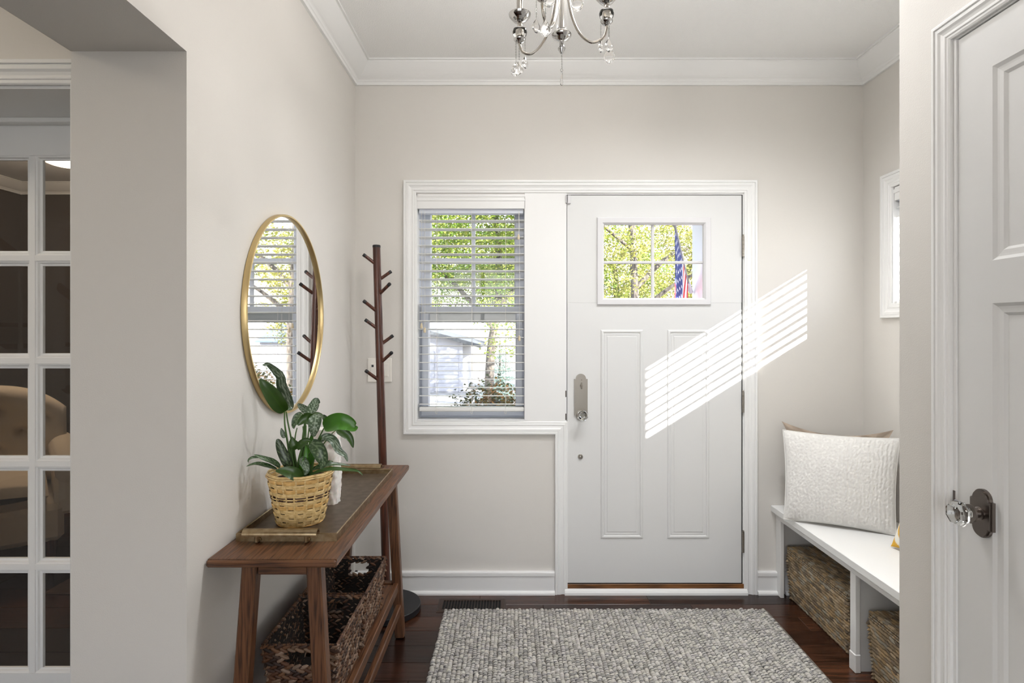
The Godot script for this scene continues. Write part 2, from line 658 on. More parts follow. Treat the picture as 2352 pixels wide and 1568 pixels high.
func casing_profile(w: float) -> Array:   # the outer edge at 0, thick; stepped down towards the opening
	return [Vector2(0, 0), Vector2(w, 0), Vector2(w, 0.007), Vector2(w - 0.004, 0.0095), Vector2(w * 0.82, 0.0095), Vector2(w * 0.78, 0.012), Vector2(w * 0.70, 0.012), Vector2(w * 0.64, 0.0105), Vector2(w * 0.5, 0.0125), Vector2(w * 0.4, 0.0165), Vector2(w * 0.24, 0.0165), Vector2(w * 0.2, 0.0145), Vector2(w * 0.17, 0.019), Vector2(0.002, 0.019), Vector2(0, 0.017)]


func crown_and_base() -> void:
	# crown moulding: the wall at left of the path is the room side
	var g := Geo.new()
	var prof := [Vector2(0, 0), Vector2(0, -0.103), Vector2(0.012, -0.103), Vector2(0.014, -0.090), Vector2(0.018, -0.086), Vector2(0.0205, -0.080)]
	for i in 9:   # the cove
		var t := float(i) / 8
		prof.append(Vector2(0.024 + 0.06 * t, -0.076 + 0.062 * (t * 0.55 + 0.45 * t * t)))
	prof.append_array([Vector2(0.086, -0.008), Vector2(0.0965, -0.008), Vector2(0.0965, 0)])
	prof.reverse()
	g.sweep(prof, [Vector3(RIGHT, HIGH, -1.516), Vector3(RIGHT, HIGH, BACK), Vector3(LEFT, HIGH, BACK), Vector3(LEFT, HIGH, REAR)], Vector3.UP)
	tag(obj("trim_1", g, M.trim), "white crown moulding where the entry walls meet the ceiling", "moulding", "", "structure")
	var gc := Geo.new()
	gc.sweep(prof, [Vector3(FAR_LEFT, HIGH, -1.591), Vector3(FAR_LEFT, HIGH, REAR), Vector3(HALL, HIGH, REAR)], Vector3.UP)
	gc.sweep(prof, [Vector3(-1.24, HIGH, -1.876), Vector3(-1.24, HIGH, -5.48), Vector3(FAR_LEFT, HIGH, -5.48), Vector3(FAR_LEFT, HIGH, -1.876)], Vector3.UP)
	tag(obj("trim_4", gc, M.trim), "white crown moulding around the hall and the room behind the glazed door", "moulding", "", "structure")
	# baseboards
	for q in [["baseboard_back", [Vector3(0.219, 0, BACK), Vector3(LEFT, 0, BACK)], "white baseboard below the window, from the left corner to the door casing"],
			["baseboard_right", [Vector3(1.377, 0, BACK), Vector3(1.276, 0, BACK)], "short white baseboard between the door casing and the bench"],
			["baseboard_left", [Vector3(LEFT, 0, BACK), Vector3(LEFT, 0, -1.465), Vector3(-1.118, 0, -1.465)], "white baseboard along the left wall behind the console table"],
			["baseboard_alcove", [Vector3(RIGHT, 0, -1.516), Vector3(RIGHT, 0, BACK), Vector3(1.42, 0, BACK)], "white baseboard in the corner under the bench"],
			["baseboard_near_right", [Vector3(HALL, 0, REAR), Vector3(HALL, 0, -0.49)], "white baseboard of the near right wall"],
			["baseboard_rear", [Vector3(FAR_LEFT, 0, REAR), Vector3(HALL, 0, REAR)], "white baseboard along the rear wall of the hall"]]:
		var b := Geo.new()
		var bp := [Vector2(0, 0), Vector2(0.026, 0), Vector2(0.026, 0.008), Vector2(0.023, 0.014), Vector2(0.018, 0.018), Vector2(0.013, 0.019), Vector2(0.013, 0.096), Vector2(0.018, 0.098), Vector2(0.018, 0.113), Vector2(0.015, 0.119), Vector2(0, 0.119)]
		b.sweep(bp, q[1], Vector3.UP)
		tag(obj(q[0], b, M.trim), q[2], "baseboard", "", "structure")
	# the casing that frames the window and the front door together
	var c := Geo.new()
	var p := casing_profile(0.066)
	c.sweep(p, [Vector3(1.275, 0, BACK), Vector3(1.275, 2.160, BACK), Vector3(-0.571, 2.160, BACK), Vector3(-0.571, 0.835, BACK), Vector3(0.220, 0.835, BACK), Vector3(0.220, 0, BACK)], Vector3.BACK)
	tag(obj("trim_2", c, M.trim), "white stepped casing framing the window and the front door together", "casing", "", "structure")
	var f := Geo.new()
	f.span(Vector3(0.060, 0.894, BACK - 0.02), Vector3(0.281, 2.100, BACK + 0.006), 0.002)
	tag(obj("trim_3", f, M.trim), "flat white panel between the window and the front door", "panel", "", "structure")


# ---------------------------------------------------------------- doors

func raised_frame(g: Geo, x0: float, x1: float, y0: float, y1: float, z: float, w: float, xf := Transform3D()) -> void:
	var prof := [Vector2(0, -0.004), Vector2(w, -0.004), Vector2(w, 0.001), Vector2(w * 0.8, 0.0015), Vector2(w * 0.65, -0.0008), Vector2(w * 0.5, 0.0045), Vector2(w * 0.3, 0.0055), Vector2(w * 0.12, 0.004), Vector2(0, 0.0)]
	g.sweep(prof, [xf * Vector3(x0, y0, z), xf * Vector3(x1, y0, z), xf * Vector3(x1, y1, z), xf * Vector3(x0, y1, z)], xf.basis * Vector3.BACK, true)


func recess(g: Geo, x0: float, x1: float, y0: float, y1: float, z: float, steps: Array, xf: Transform3D) -> void:
	# a sunk panel: a ring of mouldings given as (inset, height) pairs, then the flat field
	var prof := steps.duplicate()
	var deep: Vector2 = steps[-1]
	prof.append(Vector2(deep.x, -0.03))
	prof.append(Vector2(0, -0.03))
	prof.reverse()
	g.sweep(prof, [xf * Vector3(x0, y0, z), xf * Vector3(x1, y0, z), xf * Vector3(x1, y1, z), xf * Vector3(x0, y1, z)], xf.basis * Vector3.BACK, true)
	var a := xf * Vector3(x0 + deep.x, y0 + deep.x, z - 0.03)
	var b := xf * Vector3(x1 - deep.x, y1 - deep.x, z + deep.y)
	g.box((a + b) / 2, (b - a).abs())


func octagon_knob(g: Geo, xf: Transform3D, r: float, depth: float) -> void:   # faceted glass knob, axis along y
	var prof := [Vector2(0, 0), Vector2(r * 0.42, 0), Vector2(r * 0.5, depth * 0.12), Vector2(r * 0.98, depth * 0.5), Vector2(r, depth * 0.62), Vector2(r * 0.78, depth * 0.95), Vector2(0, depth)]
	for i in prof.size() - 1:
		for k in 8:
			var t0 := TAU * (k + 0.5) / 8
			var t1 := TAU * (k + 1.5) / 8
			var a: Vector2 = prof[i]
			var b: Vector2 = prof[i + 1]
			var p00 := xf * Vector3(a.x * cos(t0), a.y, -a.x * sin(t0))
			var p01 := xf * Vector3(a.x * cos(t1), a.y, -a.x * sin(t1))
			var p10 := xf * Vector3(b.x * cos(t0), b.y, -b.x * sin(t0))
			var p11 := xf * Vector3(b.x * cos(t1), b.y, -b.x * sin(t1))
			if a.x > 1e-6:
				g.tri(p00, p01, p11)
			if b.x > 1e-6:
				g.tri(p00, p11, p10)


func arch_plate(w: float, h: float, ear: float) -> Array:   # a back plate with a rounded head and foot between small shoulders
	var p := []
	var r := w * 0.39
	for i in 13:
		var t := PI * i / 12
		p.append(Vector2(r * cos(t), h / 2 - r + r * sin(t)))
	p.append(Vector2(-w / 2, h / 2 - r))
	p.append(Vector2(-w / 2, -h / 2 + ear))
	for i in 13:
		var t := PI + PI * i / 12
		p.append(Vector2(r * cos(t), -h / 2 + r + r * sin(t)))
	p.append(Vector2(w / 2, -h / 2 + ear))
	p.append(Vector2(w / 2, h / 2 - r))
	return p


func hinge(parent: Node, at: Vector3) -> void:
	var g := Geo.new()
	for k in 5:
		g.lathe([Vector2(0, 0), Vector2(0.0065, 0), Vector2(0.0065, 0.0205), Vector2(0, 0.0205)], 12, Transform3D(Basis(), at + Vector3(0, -0.054 + 0.0215 * k, 0.004)))
	g.lathe([Vector2(0, 0), Vector2(0.005, 0), Vector2(0.0055, 0.004), Vector2(0.003, 0.008), Vector2(0, 0.008)], 12, Transform3D(Basis(), at + Vector3(0, 0.054, 0.004)))
	g.span(at + Vector3(-0.004, -0.053, -0.004), at + Vector3(0.012, 0.053, 0.0), 0.0005)
	tag(obj("hinge", g, M.nickel, parent), "brushed metal hinge")


func front_door() -> void:
	var zf := BACK + 0.002     # the face of the door
	var d := thing("door_1", "white front door with a four-pane window over two tall panels", "door", Vector3(0, 0, 0), "", "structure")
	var g := Geo.new()
	var zb := zf - 0.044
	# stiles and rails round the window opening
	g.span(Vector3(0.284, 0.055, zb), Vector3(1.197, 1.522, zf), 0.0015)
	g.span(Vector3(0.284, 1.522, zb), Vector3(0.462, 2.083, zf))
	g.span(Vector3(1.013, 1.522, zb), Vector3(1.197, 2.083, zf))
	g.span(Vector3(0.462, 1.945, zb), Vector3(1.013, 2.083, zf))
	obj("slab", g, M.door_white, d)
	for x in [[0.459, 0.681], [0.808, 1.028]]:
		var pg := Geo.new()
		raised_frame(pg, x[0], x[1], 0.288, 1.380, zf, 0.028)
		pg.span(Vector3(x[0] + 0.034, 0.322, zf - 0.003), Vector3(x[1] - 0.034, 1.346, zf + 0.0022), 0.002)
		obj("panel", pg, M.door_white, d)
	# the window in the door
	var lf := Geo.new()
	lf.sweep([Vector2(0, -0.02), Vector2(0.036, -0.02), Vector2(0.036, 0.004), Vector2(0.027, 0.012), Vector2(0.003, 0.012), Vector2(0, 0.009)], [Vector3(0.440, 1.510, zf), Vector3(1.034, 1.510, zf), Vector3(1.034, 1.966, zf), Vector3(0.440, 1.966, zf)], Vector3.BACK, true)
	obj("window_frame", lf, M.lite_frame, d)
	var mv := Geo.new()
	mv.span(Vector3(0.7285, 1.54, zf - 0.03), Vector3(0.7435, 1.935, zf - 0.012), 0.003)
	obj("muntin", mv, M.lite_frame, d)
	var mh := Geo.new()
	mh.span(Vector3(0.47, 1.727, zf - 0.031), Vector3(1.01, 1.741, zf - 0.0125), 0.003)
	obj("muntin", mh, M.lite_frame, d)
	for q in [[0.470, 0.7285, 1.540, 1.727], [0.7435, 1.005, 1.540, 1.727], [0.470, 0.7285, 1.741, 1.937], [0.7435, 1.005, 1.741, 1.937]]:
		var pn := Geo.new()
		pn.face([Vector3(q[0], q[2], zf - 0.025), Vector3(q[1], q[2], zf - 0.025), Vector3(q[1], q[3], zf - 0.025), Vector3(q[0], q[3], zf - 0.025)], Vector3.BACK)
		obj("pane", pn, M.pane, d)
	for y in [1.815, 1.002, 0.271]:
		hinge(d, Vector3(1.203, y, BACK + 0.004))
	# lock set: tall plate, thumb turn, faceted glass knob
	var pl := Geo.new()
	var pc := Vector3(0.3555, 1.027, zf)
	pl.prism(arch_plate(0.070, 0.246, 0.028), Transform3D(Basis(), pc), 0.006)
	pl.prism(arch_plate(0.060, 0.236, 0.026), Transform3D(Basis(), pc), 0.0085)
	var plate := obj("lock_plate", pl, M.nickel, d)
	tag(plate, "brushed nickel lock plate with arched ends")
	var tt := Geo.new()
	tt.lathe([Vector2(0.009, 0), Vector2(0.009, 0.004), Vector2(0.006, 0.006), Vector2(0, 0.006)], 16, Transform3D(Basis(Vector3.RIGHT, PI / 2), pc + Vector3(0.003, 0.063, 0.0085)))
	tt.box(pc + Vector3(0.003, 0.061, 0.019), Vector3(0.007, 0.034, 0.012), 0.003)
	obj("thumb_turn", tt, M.nickel, plate)
	var sc := Geo.new()
	sc.lathe([Vector2(0.003, 0), Vector2(0.003, 0.0015), Vector2(0, 0.0018)], 10, Transform3D(Basis(Vector3.RIGHT, PI / 2), pc + Vector3(0.003, 0.091, 0.0085)))
	obj("screw", sc, M.nickel_dark, plate)
	var rose := Geo.new()
	rose.lathe([Vector2(0.024, 0), Vector2(0.024, 0.003), Vector2(0.014, 0.006), Vector2(0.011, 0.022), Vector2(0.017, 0.027), Vector2(0.017, 0.030), Vector2(0, 0.030)], 24, Transform3D(Basis(Vector3.RIGHT, PI / 2), pc + Vector3(0.003, -0.088, 0.0085)))
	obj("knob_neck", rose, M.nickel, plate)
	var kn := Geo.new()
	octagon_knob(kn, Transform3D(Basis(Vector3.RIGHT, PI / 2), pc + Vector3(0.003, -0.088, 0.040)), 0.029, 0.030)
	tag(obj("knob", kn, M.knob_glass, plate), "eight-sided clear glass knob")
	var bt := Geo.new()
	bt.lathe([Vector2(0.0135, 0), Vector2(0.0135, 0.003), Vector2(0.0115, 0.005), Vector2(0.0075, 0.005), Vector2(0.006, 0.010), Vector2(0.003, 0.011), Vector2(0, 0.011)], 20, Transform3D(Basis(Vector3.RIGHT, PI / 2), Vector3(0.3535, 0.716, zf)))
	tag(obj("bolt_button", bt, M.nickel, d), "small round metal button on the door below the lock")
	# strip of weather seal round the door, oak sill and white shoe
	var se := Geo.new()
	se.span(Vector3(0.278, 0.05, zf - 0.04), Vector3(0.283, 2.087, zf - 0.006))
	se.span(Vector3(1.198, 0.05, zf - 0.04), Vector3(1.2035, 2.087, zf - 0.006))
	se.span(Vector3(0.278, 2.0835, zf - 0.04), Vector3(1.2035, 2.0875, zf - 0.006))
	se.span(Vector3(0.283, 0.048, zf - 0.04), Vector3(1.198, 0.0555, zf - 0.002))
	obj("weather_seal", se, M.gasket, d)
	for y in [1.045, 0.925]:
		var sp := Geo.new()
		sp.span(Vector3(0.2745, y - 0.017, BACK + 0.0035), Vector3(0.2795, y + 0.017, BACK + 0.0075), 0.001)
		tag(obj("strike_plate", sp, M.register_metal, d), "dark strike plate on the jamb")
	var sn := Geo.new()
	sn.span(Vector3(0.2755, 2.040, BACK + 0.004), Vector3(0.2805, 2.083, BACK + 0.018), 0.0015)
	sn.span(Vector3(0.2855, 2.038, zf), Vector3(0.302, 2.081, zf + 0.014), 0.0015)
	tag(obj("door_sensor", sn, M.lite_frame, d), "small white contact sensor in the upper corner")
	var jb := Geo.new()
	jb.span(Vector3(1.2035, 0, BACK - 0.12), Vector3(1.211, 2.0875, BACK + 0.001))
	jb.span(Vector3(0.274, 2.0875, BACK - 0.12), Vector3(1.211, 2.10, BACK + 0.001))
	obj("jamb", jb, M.trim, d)
	var sl := Geo.new()
	sl.span(Vector3(0.278, 0.0, BACK - 0.15), Vector3(1.209, 0.050, BACK + 0.004), 0.002)
	tag(obj("sill", sl, M.oak, d), "strip of golden oak sill under the front door")
	var sh := Geo.new()
	sh.sweep([Vector2(0, 0.027), Vector2(0, 0), Vector2(0.022, 0), Vector2(0.021, 0.012), Vector2(0.015, 0.021), Vector2(0.006, 0.0265)], [Vector3(1.222, 0, BACK + 0.004), Vector3(0.270, 0, BACK + 0.004)], Vector3.UP)
	tag(obj("trim_5", sh, M.trim), "rounded white shoe moulding in front of the door sill", "moulding", "", "structure")


func closet_door() -> void:
	# a door in the near right wall; its face looks towards -x
	var x0 := HALL + 0.004
	var d := thing("door_2", "white panelled closet door with a glass knob at the right edge", "door", Vector3.ZERO, "", "structure")
	var xf := Transform3D(Basis(Vector3(0, 0, 1), Vector3.UP, Vector3(-1, 0, 0)), Vector3(x0, 0, 0))   # local x runs along world z, local z faces the hall
	var g := Geo.new()
	var zl := -1.3217
	var zr := -0.56
	var rails := [[0.012, 0.26], [1.436, 1.527], [1.938, 2.04]]
	for r in rails:
		g.span(Vector3(x0, r[0], zl + 0.095), Vector3(x0 + 0.035, r[1], zr - 0.095))
	g.span(Vector3(x0, 0.012, zl), Vector3(x0 + 0.035, 2.04, zl + 0.095))
	g.span(Vector3(x0, 0.012, zr - 0.095), Vector3(x0 + 0.035, 2.04, zr))
	obj("slab", g, M.door_white, d)
	var steps := [Vector2(0, 0), Vector2(0.007, -0.005), Vector2(0.012, -0.006), Vector2(0.020, -0.007), Vector2(0.026, -0.012), Vector2(0.028, -0.012)]
	for q in [[zl + 0.095, zr - 0.095, 1.527, 1.938], [zl + 0.095, -0.955, 0.26, 1.436], [-0.925, zr - 0.095, 0.26, 1.436]]:
		var pg := Geo.new()
		recess(pg, q[0], q[1], q[2], q[3], 0.0, steps, xf)
		obj("panel", pg, M.door_white, d)
	var ms := Geo.new()
	ms.span(Vector3(x0, 0.26, -0.955), Vector3(x0 + 0.035, 1.436, -0.925))
	obj("mullion", ms, M.door_white, d)
	var pc := xf * Vector3(-1.2475, 0.985, 0)
	var pl := Geo.new()
	pl.prism(arch_plate(0.058, 0.104, 0.020), Transform3D(xf.basis, pc), 0.007)
	pl.prism(arch_plate(0.052, 0.098, 0.018), Transform3D(xf.basis, pc), 0.011)
	var plate := obj("rosette", pl, M.nickel_dark, d)
	tag(plate, "polished metal rosette with arched ends")
	var ax := Basis(Vector3(0, 0, 1), Vector3(-1, 0, 0), Vector3(0, -1, 0))
	var nk := Geo.new()
	nk.lathe([Vector2(0.014, 0), Vector2(0.014, 0.002), Vector2(0.010, 0.004), Vector2(0.009, 0.012), Vector2(0.011, 0.014), Vector2(0.019, 0.018), Vector2(0.019, 0.022), Vector2(0, 0.022)], 24, Transform3D(ax, pc + Vector3(-0.011, 0, 0)))
	obj("knob_neck", nk, M.nickel_dark, plate)
	var kn := Geo.new()
	octagon_knob(kn, Transform3D(ax, pc + Vector3(-0.034, 0, 0)), 0.0285, 0.036)
	tag(obj("knob", kn, M.knob_glass, plate), "eight-sided clear glass knob")
	var la := Geo.new()
	la.span(Vector3(HALL - 0.0012, 0.962, -1.352), Vector3(HALL + 0.004, 1.012, -1.324), 0.0005)
	tag(obj("latch_plate", la, M.nickel_dark, d), "metal strike plate on the jamb")
	# jamb and casing
	var jb := Geo.new()
	jb.span(Vector3(HALL - 0.0003, 0, -1.339), Vector3(HALL + 0.118, 2.0425, -1.3219))
	jb.span(Vector3(HALL - 0.0003, 0, -0.5575), Vector3(HALL + 0.118, 2.043, -0.541))
	jb.span(Vector3(HALL - 0.0003, 2.0422, -1.339), Vector3(HALL + 0.118, 2.058, -0.541))
	obj("jamb", jb, M.trim, d)
	var c := Geo.new()
	c.sweep(casing_profile(0.046), [Vector3(HALL, 0, -0.495), Vector3(HALL, 2.092, -0.495), Vector3(HALL, 2.092, -1.3765), Vector3(HALL, 0, -1.3765)], Vector3.LEFT)
	tag(obj("trim_6", c, M.trim), "white stepped casing around the closet door", "casing", "", "structure")


func french_door() -> void:
	var z := -1.838
	var d := thing("door_3", "white glazed door with rows of small panes, partly hidden behind the left wall", "door", Vector3.ZERO, "", "structure")
	var xs := [-1.962, -1.716, -1.526, -1.336, -1.235]   # edges: left stile, centres of the upright bars, right stile
	var y0 := 0.012
	var y1 := 2.035
	var tops := [1.933, 0.312]
	var g := Geo.new()
	g.span(Vector3(-1.995, y0, z - 0.035), Vector3(-1.905, y1, z), 0.001)
	g.span(Vector3(-1.336, y0, z - 0.035), Vector3(-1.222, y1, z), 0.001)
	g.span(Vector3(-1.905, 1.933, z - 0.035), Vector3(-1.336, y1, z))
	g.span(Vector3(-1.905, y0, z - 0.035), Vector3(-1.336, 0.290, z))
	obj("frame", g, M.trim, d)
	var bars_x := [-1.716, -1.526]
	var bars_y := []
	for k in 4:
		bars_y.append(0.2995 + 0.327 * (k + 1))
	var bar := [Vector2(-0.024, -0.022), Vector2(0.024, -0.022), Vector2(0.024, -0.012), Vector2(0.017, -0.011), Vector2(0.014, -0.004), Vector2(0.0095, -0.003), Vector2(0.0085, 0.0), Vector2(-0.0085, 0.0), Vector2(-0.0095, -0.003), Vector2(-0.014, -0.004), Vector2(-0.017, -0.011), Vector2(-0.024, -0.012)]
	for x in bars_x:
		var b := Geo.new()
		b.sweep(bar, [Vector3(x, 0.291, z - 0.0003), Vector3(x, 1.932, z - 0.0003)], Vector3.BACK)
		obj("muntin", b, M.trim, d)
	for y in bars_y:
		var b := Geo.new()
		b.sweep(bar, [Vector3(-1.904, y, z - 0.0008), Vector3(-1.337, y, z - 0.0008)], Vector3.BACK)
		obj("muntin", b, M.trim, d)
	# the sloped sticking inside the frame
	var st := Geo.new()
	st.sweep([Vector2(0, -0.02), Vector2(0.012, -0.02), Vector2(0.012, -0.012), Vector2(0.008, -0.011), Vector2(0.005, -0.004), Vector2(0, -0.002)], [Vector3(-1.905, 0.290, z), Vector3(-1.336, 0.290, z), Vector3(-1.336, 1.933, z), Vector3(-1.905, 1.933, z)], Vector3.BACK, true)
	obj("bead", st, M.trim, d)
	var cx := [-1.89, -1.716, -1.526, -1.35]
	var cy := [0.30] + bars_y + [1.925]
	for i in 3:
		for j in 5:
			var p := Geo.new()
			p.face([Vector3(cx[i], cy[j], z - 0.016), Vector3(cx[i + 1], cy[j], z - 0.016), Vector3(cx[i + 1], cy[j + 1], z - 0.016), Vector3(cx[i], cy[j + 1], z - 0.016)], Vector3.BACK)
			obj("pane", p, M.pane, d)
	var j := Geo.new()
	j.span(Vector3(-1.2165, 0, -1.874), Vector3(-1.2, 2.045, -1.593))
	j.span(Vector3(-2.02, 0, -1.874), Vector3(-2.0, 2.045, -1.593))
	j.span(Vector3(-2.02, 2.042, -1.874), Vector3(-1.2, 2.058, -1.593))
	j.span(Vector3(-2.0, 2.027, z + 0.003), Vector3(-1.2165, 2.042, z + 0.035), 0.002)
	obj("jamb", j, M.trim, d)
	var c := Geo.new()
	c.sweep(casing_profile(0.066), [Vector3(-1.145, 0, -1.591), Vector3(-1.145, 2.116, -1.591), Vector3(-2.08, 2.116, -1.591), Vector3(-2.08, 0, -1.591)], Vector3.BACK)
	tag(obj("trim_7", c, M.trim), "white stepped casing around the glazed door at left", "casing", "", "structure")


# ---------------------------------------------------------------- windows and blinds

func window_beside_door() -> void:
	var w := thing("window_1", "white double-hung window beside the front door with a blind in front", "window", Vector3.ZERO, "", "structure")
	var za := -3.150
	var zb := -3.120
	var L := -0.500
	var R := 0.066
	var f := Geo.new()
	f.sweep([Vector2(0, -0.06), Vector2(0.022, -0.06), Vector2(0.022, 0.0), Vector2(0.008, 0.0), Vector2(0.0, 0.02)], [Vector3(L, 0.910, zb), Vector3(R, 0.910, zb), Vector3(R, 2.085, zb), Vector3(L, 2.085, zb)], Vector3.BACK, true)
	obj("frame", f, M.vinyl, w)
	var rv := Geo.new()
	rv.span(Vector3(-0.506, 0.904, -3.18), Vector3(-0.500, 2.09, BACK + 0.004))
	rv.span(Vector3(0.0645, 0.904, -3.18), Vector3(0.070, 2.09, BACK + 0.004))
	rv.span(Vector3(-0.506, 2.084, -3.18), Vector3(0.070, 2.09, BACK + 0.004))
	rv.span(Vector3(-0.506, 0.902, -3.18), Vector3(0.070, 0.909, BACK + 0.006), 0.001)
	obj("reveal", rv, M.trim, w)
	var up := Geo.new()
	up.sweep([Vector2(0, -0.012), Vector2(0.040, -0.012), Vector2(0.040, 0.004), Vector2(0.034, 0.014), Vector2(0, 0.014)], [Vector3(L + 0.018, 1.44, za), Vector3(R - 0.018, 1.44, za), Vector3(R - 0.018, 2.065, za), Vector3(L + 0.018, 2.065, za)], Vector3.BACK, true)
	var us := obj("upper_sash", up, M.vinyl, w)
	var lo := Geo.new()
	lo.sweep([Vector2(0, -0.012), Vector2(0.036, -0.012), Vector2(0.036, 0.004), Vector2(0.030, 0.016), Vector2(0, 0.016)], [Vector3(L + 0.016, 0.932, zb), Vector3(R - 0.016, 0.932, zb), Vector3(R - 0.016, 1.505, zb), Vector3(L + 0.016, 1.505, zb)], Vector3.BACK, true)
	var ls := obj("lower_sash", lo, M.vinyl, w)
	var mr := Geo.new()
	mr.span(Vector3(L + 0.05, 1.418, zb - 0.010), Vector3(R - 0.05, 1.470, zb - 0.002), 0.001)
	tag(obj("screen_rail", mr, M.screen_grey, w), "grey rail of the insect screen behind the meeting rail")
	var mv := Geo.new()
	mv.span(Vector3(-0.2255, 1.46, za - 0.004), Vector3(-0.2035, 2.05, za + 0.0085), 0.002)
	obj("muntin", mv, M.vinyl, us)
	var mh := Geo.new()
	mh.span(Vector3(L + 0.05, 1.744, za - 0.004), Vector3(R - 0.05, 1.768, za + 0.008), 0.002)
	obj("muntin", mh, M.vinyl, us)
	var p := Geo.new()
	p.face([Vector3(L + 0.05, 1.47, za), Vector3(R - 0.05, 1.47, za), Vector3(R - 0.05, 2.035, za), Vector3(L + 0.05, 2.035, za)], Vector3.BACK)
	obj("pane", p, M.pane, us)
	var q := Geo.new()
	q.face([Vector3(L + 0.045, 0.96, zb), Vector3(R - 0.045, 0.96, zb), Vector3(R - 0.045, 1.475, zb), Vector3(L + 0.045, 1.475, zb)], Vector3.BACK)
	obj("pane", q, M.pane, ls)
	# the blind
	var b := thing("window_blind", "white slatted blind in the window beside the front door, fully lowered", "blind", Vector3(-0.2165, 0.97, -3.062))
	var o := b.position
	var va := Geo.new()
	va.sweep([Vector2(-0.0375, -0.05), Vector2(0.0375, -0.05), Vector2(0.0375, 0.0), Vector2(0.033, 0.006), Vector2(0.026, 0.006), Vector2(0.022, 0.003), Vector2(0.011, 0.003), Vector2(0.009, 0.006), Vector2(0.004, 0.006), Vector2(0.002, 0.003), Vector2(-0.036, 0.003)], [Vector3(-0.2835, 2.0495 - o.y, 0.032), Vector3(0.2805, 2.0495 - o.y, 0.032)], Vector3.BACK)
	obj("valance", va, M.trim, b)
	var hr := Geo.new()
	hr.span(Vector3(-0.276, 1.99 - o.y, -0.025), Vector3(0.272, 2.04 - o.y, 0.020), 0.002)
	obj("headrail", hr, M.vinyl, b)
	var slat := slat_mesh(0.552, 0.050)
	for k in 23:
		var s := obj("slat", slat, M.slat, b)
		s.position = Vector3(rng.randf_range(-0.002, 0.002), 1.9525 - 0.0439 * k - o.y, 0)
		s.rotation.x = -0.09
	var br := Geo.new()
	br.box(Vector3(0, 0.962 - o.y, 0), Vector3(0.552, 0.022, 0.050), 0.004)
	obj("bottom_rail", br, M.slat, b)
	blind_cords(b, [-0.185, 0.0, 0.178], 2.0 - o.y, 0.952 - o.y, 0.026)
	for q2 in [[-0.262, 1.40], [-0.245, 1.378]]:
		pull_cord(b, Vector3(q2[0], 2.0 - o.y, 0.030), q2[1] - o.y)
	for q2 in [[0.246, 1.865], [0.250, 1.335]]:
		pull_cord(b, Vector3(q2[0], 2.0 - o.y, 0.030), q2[1] - o.y)


func slat_mesh(ln: float, w: float) -> ArrayMesh:
	var g := Geo.new()
	var n := 6
	for side in [1, -1]:
		for i in n:
			var z0 := -w / 2 + w * i / n
			var z1 := -w / 2 + w * (i + 1) / n
			var y0: float = 0.0014 * side + 0.0016 * (1.0 - pow(2.0 * z0 / w, 2))
			var y1: float = 0.0014 * side + 0.0016 * (1.0 - pow(2.0 * z1 / w, 2))
			var q := [Vector3(-ln / 2, y0, z0), Vector3(-ln / 2, y1, z1), Vector3(ln / 2, y1, z1), Vector3(ln / 2, y0, z0)]
			if side < 0:
				q.reverse()
			g.quad(q[0], q[1], q[2], q[3], 3 + side)
	for z in [-w / 2, w / 2]:
		g.face([Vector3(-ln / 2, -0.0014, z), Vector3(ln / 2, -0.0014, z), Vector3(ln / 2, 0.0014, z), Vector3(-ln / 2, 0.0014, z)], Vector3(0, 0, z))
	for x in [-ln / 2, ln / 2]:
		g.face([Vector3(x, -0.0014, -w / 2), Vector3(x, -0.0014, w / 2), Vector3(x, 0.0030, 0.01), Vector3(x, 0.0030, -0.01)], Vector3(x, 0, 0))
	return g.done()


func blind_cords(b: Node, xs: Array, top: float, bottom: float, z: float) -> void:
	for x in xs:
		var g := Geo.new()
		for s in [-1, 1]:
			g.tube([Vector3(x, top, z * s), Vector3(x + 0.0005, (top + bottom) / 2, z * s), Vector3(x, bottom, z * s)], 0.0009, 5)
		g.tube(smooth_path([Vector3(x + 0.004, bottom + 0.012, z), Vector3(x - 0.006, bottom - 0.004, z + 0.003), Vector3(x + 0.002, bottom - 0.012, z + 0.003), Vector3(x + 0.006, bottom + 0.004, z)]), 0.0011, 5)
		obj("ladder_cord", g, M.cord, b)


func pull_cord(b: Node, top: Vector3, y: float) -> void:
	var g := Geo.new()
	g.tube([top, Vector3(top.x + 0.002, (top.y + y) / 2, top.z), Vector3(top.x, y + 0.012, top.z)], 0.0009, 5)
	var c := obj("pull_cord", g, M.cord, b)
	var t := Geo.new()
	t.lathe([Vector2(0, -0.014), Vector2(0.0055, -0.013), Vector2(0.0075, -0.006), Vector2(0.006, 0.002), Vector2(0.0045, 0.006), Vector2(0.005, 0.012), Vector2(0.002, 0.014), Vector2(0, 0.014)], 12, Transform3D(Basis(), Vector3(top.x, y, top.z)))
	tag(obj("tassel", t, M.tassel, c), "small turned wooden cord tassel")


